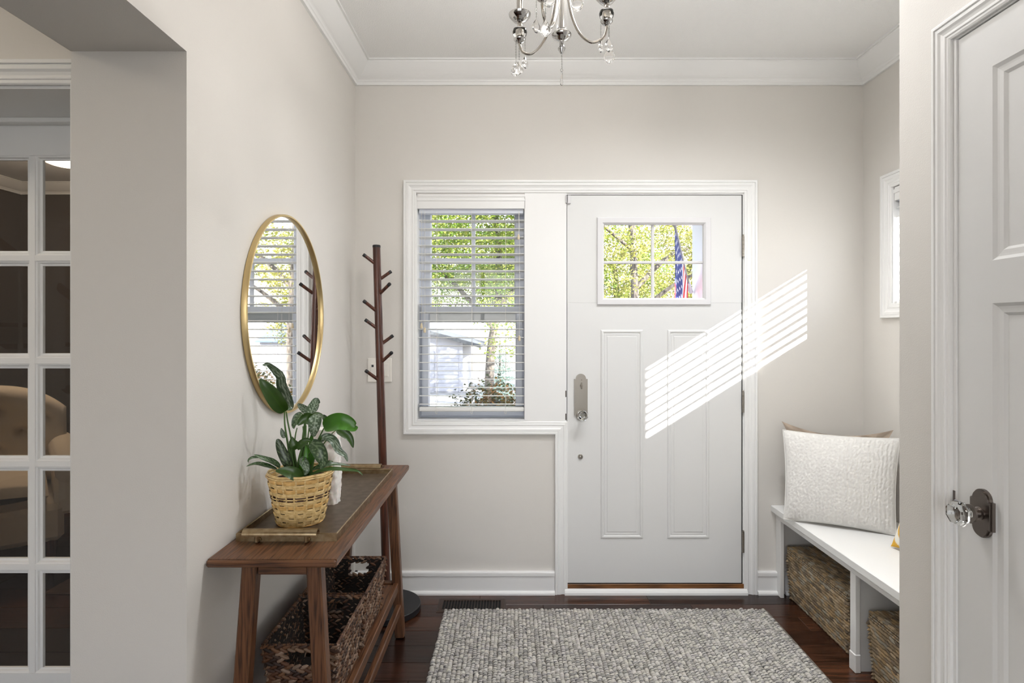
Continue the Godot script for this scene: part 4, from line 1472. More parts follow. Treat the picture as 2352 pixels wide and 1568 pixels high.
func plant() -> void:
	var t := thing("potted_plant", "silver-patterned leafy house plant in a pale woven bamboo basket", "plant", Vector3(-0.682, 0.766, -1.86))
	var bk := Node3D.new()
	bk.name = "basket"
	t.add_child(bk)
	bk.rotation.x = 0.0
	var rad := func(y: float) -> float: return 0.070 + (0.099 - 0.070) * pow(y / 0.158, 0.85)
	var stakes := 18
	# upright stakes
	for i in stakes:
		var a := TAU * i / stakes
		var g := Geo.new()
		var p := []
		var n := 20
		for s in [-1, 1]:
			for k in n + 1:
				pass
		var rows := []
		for k in n + 1:
			var y := 0.158 * k / n
			var r: float = rad.call(y) - 0.0004
			var row := []
			for e in [[-0.0058, 0.0006], [0.0058, 0.0006], [0.0058, -0.0006], [-0.0058, -0.0006]]:
				var aa: float = a + e[0] / r
				row.append(Vector3((r + e[1]) * cos(aa), y, -(r + e[1]) * sin(aa)))
			rows.append(row)
		for k in n:
			for j in 4:
				var j2 := (j + 1) % 4
				g.quad(rows[k][j], rows[k][j2], rows[k + 1][j2], rows[k + 1][j])
		obj("stake", g, M.bamboo, bk)
	# flat weavers that pass in front of and behind the stakes
	var hs := []
	var y := 0.004
	var row_no := 0
	while y < 0.150:
		var hgt := 0.0132
		var m: Material = M.bamboo if rng.randf() < 0.68 else M.bamboo_deep
		if row_no in [6, 8]:
			hgt = 0.0032
			m = M.bamboo_brown
		elif row_no == 7:
			hgt = 0.0046
		hs.append([y, hgt, m])
		y += hgt + 0.0004
		row_no += 1
	for i in hs.size():
		var hh: Array = hs[i]
		var ph := PI * (i % 2) if i < 8 else PI * ((i + 1) % 2)
		if i in [6, 8]:
			ph = 0.0
		elif i == 7:
			ph = PI
		var at := func(u: float, v: float) -> Vector3:
			var a := TAU * u
			var yy: float = hh[0] + hh[1] * v
			var wv := sin(a * stakes / 2.0 + ph)
			var r: float = rad.call(yy) + 0.0024 * clampf(wv * 2.2, -1.0, 1.0) + 0.0009 * sin(PI * v)
			return Vector3(r * cos(a), yy, -r * sin(a))
		obj("weaver", sheet(stakes * 8, 3, at), hh[2], bk)
	var rm := Geo.new()
	for q in [[0.0995, 0.160, 0.0024], [0.1022, 0.155, 0.0024], [0.0970, 0.1550, 0.0022], [0.0985, 0.1635, 0.0018]]:
		var ring := []
		for k in 41:
			ring.append(Vector3(q[0] * cos(TAU * k / 40), q[1] + 0.001 * sin(k * 1.3), -q[0] * sin(TAU * k / 40)))
		rm.tube(ring, q[2], 6, false)
	obj("rim", rm, M.bamboo, bk)
	var ft := Geo.new()
	var fr := []
	for k in 41:
		fr.append(Vector3(0.0695 * cos(TAU * k / 40), 0.003, -0.0695 * sin(TAU * k / 40)))
	ft.tube(fr, 0.003, 6, false)
	ft.lathe([Vector2(0, 0.001), Vector2(0.069, 0.001), Vector2(0.069, 0.004), Vector2(0, 0.004)], 30)
	obj("foot", ft, M.bamboo_deep, bk)
	var ln := Geo.new()
	ln.lathe([Vector2(0.066, 0.006), Vector2(0.092, 0.135), Vector2(0.0, 0.138)], 30)
	obj("soil", ln, M.soil, t)
	var stems := [
		[[Vector3(-0.000, 0.148, 0.030), Vector3(-0.019, 0.198, 0.030), Vector3(-0.031, 0.264, 0.030), Vector3(-0.039, 0.317, 0.030), Vector3(-0.043, 0.355, 0.020)], 0.0026, 0.0012],
		[[Vector3(-0.005, 0.143, 0.010), Vector3(-0.017, 0.207, 0.010), Vector3(-0.025, 0.260, 0.010), Vector3(-0.037, 0.319, 0.010), Vector3(-0.042, 0.353, 0.010)], 0.0024, 0.0011],
		[[Vector3(0.003, 0.156, 0.060), Vector3(-0.002, 0.205, 0.060), Vector3(-0.013, 0.244, 0.060)], 0.0021, 0.0013],
		[[Vector3(0.007, 0.148, 0.030), Vector3(-0.008, 0.225, 0.030), Vector3(-0.006, 0.275, 0.030), Vector3(-0.000, 0.304, 0.030)], 0.0020, 0.0009],
		[[Vector3(0.004, 0.143, 0.010), Vector3(0.007, 0.207, 0.010), Vector3(0.010, 0.264, 0.000), Vector3(0.008, 0.304, 0.000)], 0.0021, 0.0011],
		[[Vector3(0.014, 0.148, 0.030), Vector3(0.021, 0.211, 0.030), Vector3(0.027, 0.264, 0.030), Vector3(0.025, 0.310, 0.020)], 0.0020, 0.0009],
		[[Vector3(0.019, 0.148, 0.040), Vector3(0.032, 0.201, 0.040), Vector3(0.037, 0.266, 0.040), Vector3(0.042, 0.338, 0.030)], 0.0020, 0.0009],
		[[Vector3(0.012, 0.143, 0.020), Vector3(0.035, 0.207, 0.010), Vector3(0.055, 0.258, 0.000), Vector3(0.075, 0.298, 0.000)], 0.0020, 0.0011],
		[[Vector3(0.016, 0.148, 0.040), Vector3(0.033, 0.203, 0.050), Vector3(0.057, 0.241, 0.060), Vector3(0.058, 0.264, 0.070)], 0.0018, 0.0011],
		[[Vector3(0.002, 0.138, 0.000), Vector3(0.022, 0.189, -0.010), Vector3(0.046, 0.235, -0.010), Vector3(0.063, 0.256, 0.000)], 0.0017, 0.0009],
		[[Vector3(0.024, 0.151, 0.060), Vector3(0.035, 0.182, 0.070), Vector3(0.025, 0.218, 0.060)], 0.0017, 0.0011],
		[[Vector3(0.007, 0.141, 0.000), Vector3(0.034, 0.198, -0.030), Vector3(0.074, 0.261, -0.060), Vector3(0.096, 0.282, -0.070)], 0.0014, 0.0008],
		[[Vector3(0.012, 0.130, 0.02), Vector3(0.006, 0.190, 0.03), Vector3(0.020, 0.250, 0.03)], 0.0050, 0.0022],
		[[Vector3(0.026, 0.130, 0.00), Vector3(0.040, 0.200, 0.00), Vector3(0.066, 0.270, 0.00)], 0.0050, 0.0022],
		[[Vector3(-0.010, 0.130, 0.01), Vector3(-0.020, 0.190, 0.02), Vector3(-0.026, 0.260, 0.02)], 0.0050, 0.0022],
		[[Vector3(0.016, 0.130, -0.02), Vector3(0.020, 0.210, -0.03), Vector3(0.030, 0.300, -0.03)], 0.0052, 0.0024],
		[[Vector3(0.002, 0.130, -0.02), Vector3(-0.006, 0.210, -0.03), Vector3(0.004, 0.310, -0.03)], 0.0050, 0.0022],
	]
	for s in stems:
		var g := Geo.new()
		var p := smooth_path(s[0], 6)
		var rr := []
		for k in p.size():
			rr.append(1.75 * lerpf(s[1], s[2], float(k) / (p.size() - 1)))
		g.tube(p, rr, 8)
		obj("stem", g, M.stem, t)
	var leaves := [
		[[Vector3(-0.043, 0.353, 0.020), Vector3(-0.050, 0.382, 0.050), Vector3(-0.065, 0.418, 0.070), Vector3(-0.082, 0.445, 0.080), Vector3(-0.096, 0.463, 0.080)], 0.0228, Vector3(0.25, 0.15, 1), "plain"],
		[[Vector3(-0.041, 0.356, 0.010), Vector3(-0.037, 0.367, -0.010), Vector3(-0.052, 0.398, -0.020), Vector3(-0.062, 0.437, -0.010), Vector3(-0.062, 0.463, 0.000), Vector3(-0.076, 0.490, 0.020), Vector3(-0.088, 0.505, 0.040), Vector3(-0.101, 0.502, 0.050)], 0.0176, Vector3(-0.1, 0.1, 1), "pale"],
		[[Vector3(-0.010, 0.183, 0.060), Vector3(-0.016, 0.207, 0.070), Vector3(-0.032, 0.241, 0.070), Vector3(-0.042, 0.267, 0.070), Vector3(-0.048, 0.276, 0.070)], 0.0150, Vector3(0.2, 0.2, 1), "dark"],
		[[Vector3(-0.041, 0.187, 0.060), Vector3(-0.056, 0.207, 0.080), Vector3(-0.076, 0.223, 0.100), Vector3(-0.101, 0.237, 0.110)], 0.0102, Vector3(0, 0.75, 0.7), "mid"],
		[[Vector3(-0.047, 0.183, 0.070), Vector3(-0.070, 0.198, 0.090), Vector3(-0.098, 0.207, 0.100), Vector3(-0.124, 0.201, 0.110)], 0.0081, Vector3(0, 0.8, 0.6), "mid"],
		[[Vector3(-0.101, 0.220, 0.070), Vector3(-0.113, 0.224, 0.090), Vector3(-0.121, 0.219, 0.100), Vector3(-0.122, 0.210, 0.100)], 0.0036, Vector3(0, 0.3, 1), "mid"],
		[[Vector3(0.030, 0.158, 0.080), Vector3(0.014, 0.175, 0.095), Vector3(-0.010, 0.184, 0.100), Vector3(-0.040, 0.186, 0.100)], 0.0183, Vector3(0, 0.6, 1), "plain"],
		[[Vector3(0.021, 0.334, -0.030), Vector3(0.004, 0.349, -0.040), Vector3(-0.017, 0.361, -0.050), Vector3(-0.032, 0.368, -0.060)], 0.0121, Vector3(0.2, 0.1, 1), "pale"],
		[[Vector3(0.031, 0.339, 0.000), Vector3(0.033, 0.353, -0.010), Vector3(0.038, 0.368, -0.020), Vector3(0.040, 0.383, -0.030), Vector3(0.049, 0.373, -0.040)], 0.0168, Vector3(0.0, 0.3, 1), "pale"],
		[[Vector3(0.022, 0.343, 0.030), Vector3(0.010, 0.337, 0.040), Vector3(-0.001, 0.319, 0.045), Vector3(-0.002, 0.304, 0.050)], 0.0167, Vector3(-0.5, 0.1, 1), "mid"],
		[[Vector3(0.054, 0.334, 0.050), Vector3(0.044, 0.338, 0.060), Vector3(0.031, 0.334, 0.065), Vector3(0.017, 0.318, 0.070)], 0.0171, Vector3(0.1, 0.1, 1), "plain"],
		[[Vector3(0.043, 0.343, 0.030), Vector3(0.063, 0.350, 0.040), Vector3(0.084, 0.346, 0.050), Vector3(0.086, 0.342, 0.060)], 0.0063, Vector3(0, 0.8, 0.6), "plain"],
		[[Vector3(0.070, 0.350, 0.060), Vector3(0.074, 0.339, 0.075), Vector3(0.074, 0.318, 0.085), Vector3(0.072, 0.300, 0.085), Vector3(0.071, 0.285, 0.080)], 0.0185, Vector3(0.15, 0.1, 1), "pale"],
		[[Vector3(0.074, 0.300, 0.000), Vector3(0.099, 0.313, 0.010), Vector3(0.131, 0.322, 0.020), Vector3(0.160, 0.315, 0.020), Vector3(0.177, 0.302, 0.020), Vector3(0.190, 0.305, 0.020)], 0.0260, Vector3(0.1, 0.35, 1), "bright"],  # backlit brightness is put into this leaf's green
		[[Vector3(0.094, 0.282, -0.070), Vector3(0.118, 0.271, -0.070), Vector3(0.140, 0.251, -0.070), Vector3(0.150, 0.220, -0.070)], 0.0144, Vector3(0.3, 0.3, 1), "plain"],
		[[Vector3(0.062, 0.256, 0.000), Vector3(0.082, 0.269, 0.000), Vector3(0.108, 0.257, 0.005), Vector3(0.125, 0.228, 0.010), Vector3(0.146, 0.212, 0.010), Vector3(0.154, 0.192, 0.010)], 0.0133, Vector3(0.3, 0.6, 0.8), "pale"],
		[[Vector3(0.056, 0.264, 0.070), Vector3(0.081, 0.254, 0.085), Vector3(0.097, 0.230, 0.090), Vector3(0.102, 0.207, 0.090), Vector3(0.094, 0.188, 0.090)], 0.0209, Vector3(0.1, 0.25, 1), "mid"],
		[[Vector3(0.044, 0.156, 0.060), Vector3(0.084, 0.176, 0.070), Vector3(0.125, 0.183, 0.070), Vector3(0.169, 0.178, 0.060), Vector3(0.200, 0.174, 0.060), Vector3(0.216, 0.161, 0.060)], 0.0083, Vector3(0, 0.85, 0.5), "plain"],
		[[Vector3(0.040, 0.167, 0.010), Vector3(0.064, 0.175, 0.010), Vector3(0.093, 0.181, 0.000), Vector3(0.119, 0.177, -0.020), Vector3(0.151, 0.168, -0.040)], 0.0097, Vector3(0, 0.8, 0.6), "mid"],
		[[Vector3(0.021, 0.215, 0.060), Vector3(0.041, 0.205, 0.080), Vector3(0.052, 0.186, 0.090), Vector3(0.045, 0.169, 0.090)], 0.0123, Vector3(0.3, 0.1, 1), "pale"],
		[[Vector3(0.006, 0.241, 0.040), Vector3(0.002, 0.252, 0.050), Vector3(-0.006, 0.265, 0.050), Vector3(-0.008, 0.280, 0.050)], 0.0136, Vector3(0.2, 0.0, 1), "plain"],
		[[Vector3(0.007, 0.243, 0.050), Vector3(0.026, 0.259, 0.060), Vector3(0.042, 0.270, 0.060), Vector3(0.055, 0.267, 0.060)], 0.0119, Vector3(0.0, 0.3, 1), "plain"],
		[[Vector3(-0.066, 0.259, -0.040), Vector3(-0.073, 0.275, -0.040), Vector3(-0.078, 0.292, -0.040)], 0.0077, Vector3(0.2, 0, 1), "pale"],
		[[Vector3(0.025, 0.185, 0.020), Vector3(0.036, 0.215, 0.020), Vector3(0.046, 0.246, 0.020), Vector3(0.035, 0.274, 0.010)], 0.0186, Vector3(0, 0.2, 1), "bright"],
		[[Vector3(0.013, 0.161, 0.060), Vector3(0.032, 0.187, 0.070), Vector3(0.043, 0.220, 0.070), Vector3(0.039, 0.259, 0.060)], 0.0093, Vector3(0.1, 0.1, 1), "bright"],
		[[Vector3(0.054, 0.306, -0.070), Vector3(0.057, 0.317, -0.070), Vector3(0.048, 0.325, -0.070), Vector3(0.041, 0.319, -0.060)], 0.0083, Vector3(0, 0.5, 1), "mid"],
		[[Vector3(0.049, 0.173, -0.020), Vector3(0.064, 0.171, -0.040), Vector3(0.080, 0.177, -0.050), Vector3(0.085, 0.179, -0.060)], 0.0093, Vector3(0, 0.5, 0.8), "mid"],
	]
	for k in leaves.size():
		var l: Array = leaves[k]
		obj("leaf", leaf_mesh(l[0], l[1] * 1.16, l[2], l[3], 100 + k), M.plant_leaf, t)


func vase() -> void:
	var n := FastNoiseLite.new()
	n.seed = 5
	n.frequency = 1.0
	var t := thing("vase", "tall crumpled white paper-look vase behind the plant on the tray", "vase", Vector3(-0.664, 0.766, -2.06))
	var at := func(u: float, v: float) -> Vector3:
		var a := TAU * u
		var y := 0.262 * v
		var sq := 1.0 / pow(pow(absf(cos(a)), 4.0) + pow(absf(sin(a)), 4.0), 0.25)
		var taper := 1.0 + 0.10 * sin(v * PI) - 0.05 * v
		var r := 0.040 * sq * taper + 0.008 * n.get_noise_3d(cos(a) * 1.8, v * 4.0, sin(a) * 1.8) + 0.006 * absf(n.get_noise_3d(cos(a) * 3.4, v * 8.0, sin(a) * 3.4))
		return Vector3(r * 1.08 * cos(a), y + 0.006 * n.get_noise_2d(u * 6.0, 2.0) * v, -r * 0.8 * sin(a))
	obj("body", sheet(72, 60, at), M.paper_white, t)
	var tp := func(u: float, v: float) -> Vector3:
		var p: Vector3 = at.call(u, 1.0)
		return Vector3(p.x * (1.0 - v), p.y + 0.006 * sin(v * PI * 0.5), p.z * (1.0 - v))
	obj("top", sheet(72, 8, tp), M.paper_white, t)


# ---------------------------------------------------------------- baskets

func open_baskets() -> void:
	var pal := [lin(0.33, 0.20, 0.11), lin(0.25, 0.15, 0.09), lin(0.40, 0.27, 0.17), lin(0.18, 0.11, 0.075), lin(0.45, 0.35, 0.27), lin(0.52, 0.43, 0.36)]
	var sm := stitch_mesh(8)
	var spots := [[-1.711, -2.027, "open dark wicker basket with handle holes, nearer one on the console table's lower shelf"], [-2.042, -2.372, "open dark wicker basket with handle holes, farther one on the console table's lower shelf"]]
	for q in spots:
		var w := 0.2185
		var h := 0.205
		var ln: float = q[0] - q[1]
		var t := thing("storage_basket", q[2], "basket", Vector3(-0.6305, 0.2445, (q[0] + q[1]) / 2), "dark wicker baskets under the console table")
		var ins := 0.022
		var x0 := -w / 2
		var z1 := ln / 2
		var xf := []
		var col := []
		var shell_g := Geo.new()
		var sides := [
			[Vector3(x0, 0, z1 - ins), Vector3.RIGHT, Vector3(0, h, ins), w, true],
			[Vector3(-x0, 0, -z1 + ins), Vector3.LEFT, Vector3(0, h, -ins), w, true],
			[Vector3(-x0 - ins, 0, z1), Vector3.FORWARD, Vector3(ins, h, 0), ln, false],
			[Vector3(x0 + ins, 0, -z1), Vector3.BACK, Vector3(-ins, h, 0), ln, false]]
		for s in sides:
			var vd: Vector3 = s[2].normalized()
			var vl: float = s[2].length()
			var hole := Rect2(s[3] * 0.31, vl * 0.66, s[3] * 0.38, vl * 0.24) if s[4] else Rect2()
			weave_panel(xf, col, s[0], s[1], vd, s[3], vl, 0.023, 0.0108, 0.0105, 0.45, true, pal, hole, ins)
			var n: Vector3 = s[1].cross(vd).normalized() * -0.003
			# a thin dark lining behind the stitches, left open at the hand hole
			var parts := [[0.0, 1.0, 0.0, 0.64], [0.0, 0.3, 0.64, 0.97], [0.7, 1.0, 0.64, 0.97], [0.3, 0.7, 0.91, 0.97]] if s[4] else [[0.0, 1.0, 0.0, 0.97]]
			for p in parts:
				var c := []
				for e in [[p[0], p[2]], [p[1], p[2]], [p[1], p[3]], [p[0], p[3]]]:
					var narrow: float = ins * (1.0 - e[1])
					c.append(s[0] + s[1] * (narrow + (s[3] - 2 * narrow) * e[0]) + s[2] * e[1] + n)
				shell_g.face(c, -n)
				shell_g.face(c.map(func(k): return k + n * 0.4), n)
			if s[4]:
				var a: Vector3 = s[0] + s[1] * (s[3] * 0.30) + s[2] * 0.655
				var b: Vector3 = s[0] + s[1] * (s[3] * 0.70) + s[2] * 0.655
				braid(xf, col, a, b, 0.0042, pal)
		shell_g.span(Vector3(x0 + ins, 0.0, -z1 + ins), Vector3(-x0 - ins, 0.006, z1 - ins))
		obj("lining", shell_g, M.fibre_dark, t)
		var corners := [Vector3(x0, h, z1), Vector3(-x0, h, z1), Vector3(-x0, h, -z1), Vector3(x0, h, -z1)]
		many("weave", sm, M.fibre, xf, col, t)
		var rx := []
		var rc := []
		for k in 4:
			braid(rx, rc, corners[k], corners[(k + 1) % 4], 0.0044, pal.slice(0, 4))
		many("rim", sm, M.fibre, rx, rc, t)


func lidded_baskets() -> void:
	var pal := [lin(0.60, 0.52, 0.41), lin(0.52, 0.45, 0.35), lin(0.66, 0.58, 0.47), lin(0.46, 0.40, 0.33), lin(0.62, 0.52, 0.38), lin(0.58, 0.55, 0.49)]
	var sm := stitch_mesh(8)
	for q in [[-2.985, -2.452, "lidded grey-brown wicker basket in the bench cubby beside the back wall"], [-2.300, -1.772, "lidded grey-brown wicker basket in the nearer bench cubby, cut off by the right wall"]]:
		var ln: float = q[1] - q[0]
		var w := 0.36
		var h := 0.228
		var t := thing("lidded_basket", q[2], "basket", Vector3(1.418 + w / 2, 0.0, (q[0] + q[1]) / 2), "lidded wicker baskets under the bench")
		var ins := 0.014
		var x0 := -w / 2
		var z1 := ln / 2
		var xf := []
		var col := []
		for s in [
			[Vector3(x0 + ins, 0, -z1), Vector3.BACK, Vector3(-ins, h, 0), ln],
			[Vector3(x0, 0, z1 - ins), Vector3.RIGHT, Vector3(0, h, ins), w],
			[Vector3(-x0, 0, -z1 + ins), Vector3.LEFT, Vector3(0, h, -ins), w]]:
			weave_panel(xf, col, s[0], s[1], s[2].normalized(), s[3], s[2].length(), 0.031, 0.0140, 0.016, -0.16, false, pal, Rect2(), ins)
		many("weave", sm, M.fibre, xf, col, t)
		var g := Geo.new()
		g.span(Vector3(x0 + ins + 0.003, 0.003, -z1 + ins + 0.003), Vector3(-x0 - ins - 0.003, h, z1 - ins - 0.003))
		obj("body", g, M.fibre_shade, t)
		var lx := []
		var lc := []
		weave_panel(lx, lc, Vector3(x0, h + 0.030, -z1), Vector3.BACK, Vector3.RIGHT, ln, w, 0.031, 0.0140, 0.015, 0.16, false, pal)
		for y in [0.006, 0.016, 0.027]:
			var c := [Vector3(x0, h + y, z1), Vector3(-x0, h + y, z1), Vector3(-x0, h + y, -z1), Vector3(x0, h + y, -z1)]
			for k in 4:
				braid(lx, lc, c[k], c[(k + 1) % 4], 0.0058, pal)
		var l := Geo.new()
		l.span(Vector3(x0 + 0.003, h + 0.002, -z1 + 0.003), Vector3(-x0 - 0.003, h + 0.027, z1 - 0.003))
		var lid := obj("lid", l, M.fibre_shade, t)
		many("weave", sm, M.fibre, lx, lc, lid)


# ---------------------------------------------------------------- pillows

func pillow_at(c: Array, thick: float, sag: float, n: FastNoiseLite, quilt: float, u: float, v: float, s: float) -> Vector3:
	# corners: bottom left, bottom right, top left, top right
	var a := (u - 0.5) * 2.0
	var b := (v - 0.5) * 2.0
	var uu := 0.5 + 0.5 * a * (1.0 - sag * (1.0 - b * b) * absf(a))
	var vv := 0.5 + 0.5 * b * (1.0 - sag * (1.0 - a * a) * absf(b))
	var p: Vector3 = c[0].lerp(c[1], uu).lerp(c[2].lerp(c[3], uu), vv)
	var nrm: Vector3 = (c[1] - c[0]).cross(c[2] - c[0]).normalized()
	var f := pow(maxf(0.0, (1.0 - a * a) * (1.0 - b * b)), 0.55)
	var q := 0.0
	if s > 0 and quilt > 0.0:
		q = quilt * (n.get_noise_2d(u * 70.0, v * 46.0) * 0.8 + 0.55 * sin(u * 170.0 + 3.0 * n.get_noise_2d(u * 9.0, v * 9.0)) * (0.4 + 0.6 * smoothstep(-0.2, 0.5, n.get_noise_2d(u * 6.0 + 40.0, v * 5.0))))
	q += 0.006 * n.get_noise_2d(u * 3.0 + 11.0, v * 3.0 + s * 7.0)
	return p + nrm * (s * thick * (1.0 if s > 0 else 0.45) * f + q * minf(1.0, f * 3.0))


func swirl_texture() -> ImageTexture:   # a tone-on-tone print of curls
	var size := 512
	var im := Image.create(size, size, false, Image.FORMAT_RGB8)
	var r2 := RandomNumberGenerator.new()
	r2.seed = 91
	var cells := 9
	var spots := []
	for i in cells * cells:
		spots.append(Vector3(((i % cells) + 0.5 + r2.randf_range(-0.22, 0.22)) / cells, ((i / cells) + 0.5 + r2.randf_range(-0.22, 0.22)) / cells, r2.randf_range(0.0, TAU)))
	for y in size:
		for x in size:
			var p := Vector2(float(x) / size, float(y) / size)
			var ci := clampi(int(p.x * cells), 0, cells - 1)
			var cj := clampi(int(p.y * cells), 0, cells - 1)
			var best := 9.0
			var k := 0
			for dj in [-1, 0, 1]:
				for di in [-1, 0, 1]:
					var i2: int = ci + di
					var j2: int = cj + dj
					if i2 < 0 or j2 < 0 or i2 >= cells or j2 >= cells:
						continue
					var s: Vector3 = spots[j2 * cells + i2]
					var d := p.distance_to(Vector2(s.x, s.y))
					if d < best:
						best = d
						k = j2 * cells + i2
			var s2: Vector3 = spots[k]
			var ang := atan2(p.y - s2.y, p.x - s2.x)
			var w := sin(best * cells * 15.0 + ang + s2.z)
			var g := 0.93 + 0.035 * smoothstep(0.25, 0.75, w) * smoothstep(0.62, 0.3, best * cells)
			im.set_pixel(x, y, Color(g, g * 0.994, g * 0.98))
	return ImageTexture.create_from_image(im)


func pillows() -> void:
	var n := FastNoiseLite.new()
	n.seed = 21
	n.frequency = 0.5
	var cloth := mat("quilt_cloth", Color(0.915, 0.915, 0.912), 0.95)
	cloth.albedo_texture = swirl_texture()
	cloth.rim_enabled = true
	cloth.rim = 0.3
	cloth.rim_tint = 0.5
	var c := [Vector3(1.305, 0.468, -2.79), Vector3(1.705, 0.466, -2.575), Vector3(1.352, 0.878, -2.90), Vector3(1.800, 0.874, -2.69)]
	var o := Vector3(1.5, 0.463, -2.7)
	c = c.map(func(q): return q - o)
	var t := thing("pillow", "large off-white quilted pillow with a tonal curled print on the bench", "pillow", o)
	var m := cushion(func(u, v, s): return pillow_at(c, 0.078, 0.05, n, 0.0034, u, v, s), 190, 150)
	obj("cover", m, cloth, t)
	var pg := Geo.new()
	var edge := []
	for k in 96:
		var q := 4.0 * k / 96
		var e := q - floorf(q)
		var uv: Vector2 = [Vector2(e, 0), Vector2(1, e), Vector2(1 - e, 1), Vector2(0, 1 - e)][int(q)]
		edge.append(pillow_at(c, 0.078, 0.05, n, 0.0, uv.x, uv.y, 1.0))
	edge.append(edge[0])
	pg.tube(edge, 0.0032, 6, false)
	obj("piping", pg, cloth, t)
	# taupe pillow with a flat border, behind
	var c2 := [Vector3(1.385, 0.470, -2.90), Vector3(1.765, 0.470, -2.70), Vector3(1.395, 0.905, -3.005), Vector3(1.825, 0.900, -2.775)]
	var o2 := Vector3(1.6, 0.463, -2.85)
	c2 = c2.map(func(q): return q - o2)
	var t2 := thing("pillow", "taupe linen pillow with a flat border behind the quilted pillow", "pillow", o2)
	var border := func(u: float, v: float, s: float) -> Vector3:
		var p := pillow_at(c2, 0.0, 0.22, n, 0.0, u, v, s)
		var e := minf(minf(u, 1 - u), minf(v, 1 - v))
		var nrm: Vector3 = (c2[1] - c2[0]).cross(c2[2] - c2[0]).normalized()
		var f := pow(maxf(0.0, (1 - pow(2 * u - 1, 2)) * (1 - pow(2 * v - 1, 2))), 0.5)
		var wv := 0.006 * sin(u * 31.0) * sin(v * 27.0 + 1.0) + 0.004 * n.get_noise_2d(u * 20.0, v * 20.0)
		return p + nrm * (s * ((0.03 if s > 0 else 0.065) * f * smoothstep(0.07, 0.2, e) + 0.0012 * smoothstep(0.0, 0.02, e)) + wv * (1.0 - smoothstep(0.05, 0.2, e)))
	obj("cover", cushion(border, 70, 60), M.taupe_cloth, t2)
	# yellow and white pillow, mostly hidden by the near wall
	var c3 := [Vector3(1.592, 0.468, -2.44), Vector3(1.665, 0.468, -2.06), Vector3(1.72, 0.80, -2.49), Vector3(1.79, 0.80, -2.10)]
	var o3 := Vector3(1.74, 0.463, -2.32)
	c3 = c3.map(func(q): return q - o3)
	var yc := mat("yellow_cloth", Color(1, 1, 1), 0.95)
	yc.vertex_color_use_as_albedo = true
	var stripes := func(u: float, v: float) -> Color:
		var d := Vector2(u - 0.5, v - 0.5)
		var w := sin(40.0 * pow(pow(absf(d.x), 4.0) + pow(absf(d.y), 4.0), 0.25) + 1.0)
		return lin(0.85, 0.66, 0.24).lerp(lin(0.93, 0.92, 0.88), smoothstep(0.1, 0.35, w))
	var t3 := thing("pillow", "yellow and white striped pillow on the bench, just showing beside the near wall", "pillow", o3)
	obj("cover", cushion(func(u, v, s): return pillow_at(c3, 0.07, 0.12, n, 0.0, u, v, s), 90, 80, stripes), yc, t3)


# ---------------------------------------------------------------- on and along the walls

func coat_rack() -> void:
	var t := thing("coat_rack", "dark brown wooden coat tree with black-tipped pegs on a round black base", "coat rack", Vector3(-0.62, 0, -2.85))
	var b := Geo.new()
	b.lathe([Vector2(0, 0.002), Vector2(0.160, 0.002), Vector2(0.165, 0.004), Vector2(0.165, 0.030), Vector2(0.162, 0.0335), Vector2(0, 0.0345)], 56)
	obj("base", b, M.black_metal, t)
	var foot := Vector3(0, 0.033, 0)
	var head := Vector3(-0.051, 1.785, 0.0)
	var p := Geo.new()
	p.tube([foot, foot.lerp(head, 0.35), foot.lerp(head, 0.7), head], [0.0205, 0.0200, 0.0192, 0.0185], 24)
	var pole := obj("pole", p, M.rack_wood_y, t)
	var cp := Geo.new()
	cp.lathe([Vector2(0.0195, 0), Vector2(0.0195, 0.010), Vector2(0.0175, 0.0125), Vector2(0, 0.0125)], 24, Transform3D(Basis(), head + Vector3(0, -0.001, 0)))
	tag(obj("cap", cp, M.black_metal, pole), "black end cap")
	# pegs: height where they leave the pole, and which way
	for q in [[1.698, 200.0], [1.620, 20.0], [1.548, -28.0], [1.464, 215.0], [1.380, 200.0], [1.302, 20.0], [1.214, -28.0], [1.126, 215.0]]:
		var c := foot.lerp(head, (q[0] - 0.033) / 1.752)
		var a := deg_to_rad(q[1])
		var d := Vector3(cos(a), 0.74, -sin(a)).normalized()
		var s := c + d * 0.012
		var e := s + d * (0.060 if q[1] in [20.0, 200.0] else 0.072)
		var g := Geo.new()
		g.tube([s, e], 0.0082, 14)
		var peg := obj("peg", g, M.rack_wood_y, t)
		var k := Geo.new()
		k.tube([e - d * 0.003, e + d * 0.009, e + d * 0.0115], [0.0087, 0.0087, 0.0070], 14)
		tag(obj("tip", k, M.black_metal, peg), "black rubber peg tip")


func mirror() -> void:
	var t := thing("wall_mirror", "round mirror in a thin gold frame on the left wall above the console table", "mirror", Vector3(LEFT, 1.436, -2.11))
	var xf := Transform3D(Basis(Vector3(0, 0, 1), Vector3(1, 0, 0), Vector3(0, 1, 0)), Vector3.ZERO)   # local y comes out of the wall
	var g := Geo.new()
	g.lathe([Vector2(0.343, 0.002), Vector2(0.357, 0.002), Vector2(0.357, 0.018), Vector2(0.3555, 0.020), Vector2(0.3505, 0.020), Vector2(0.349, 0.018), Vector2(0.349, 0.008)], 120, xf)
	obj("frame", g, M.gold, t)
	var m := Geo.new()
	m.lathe([Vector2(0.3495, 0.006), Vector2(0.3495, 0.009), Vector2(0.0, 0.009)], 120, xf)
	obj("mirror_glass", m, M.silver, t)


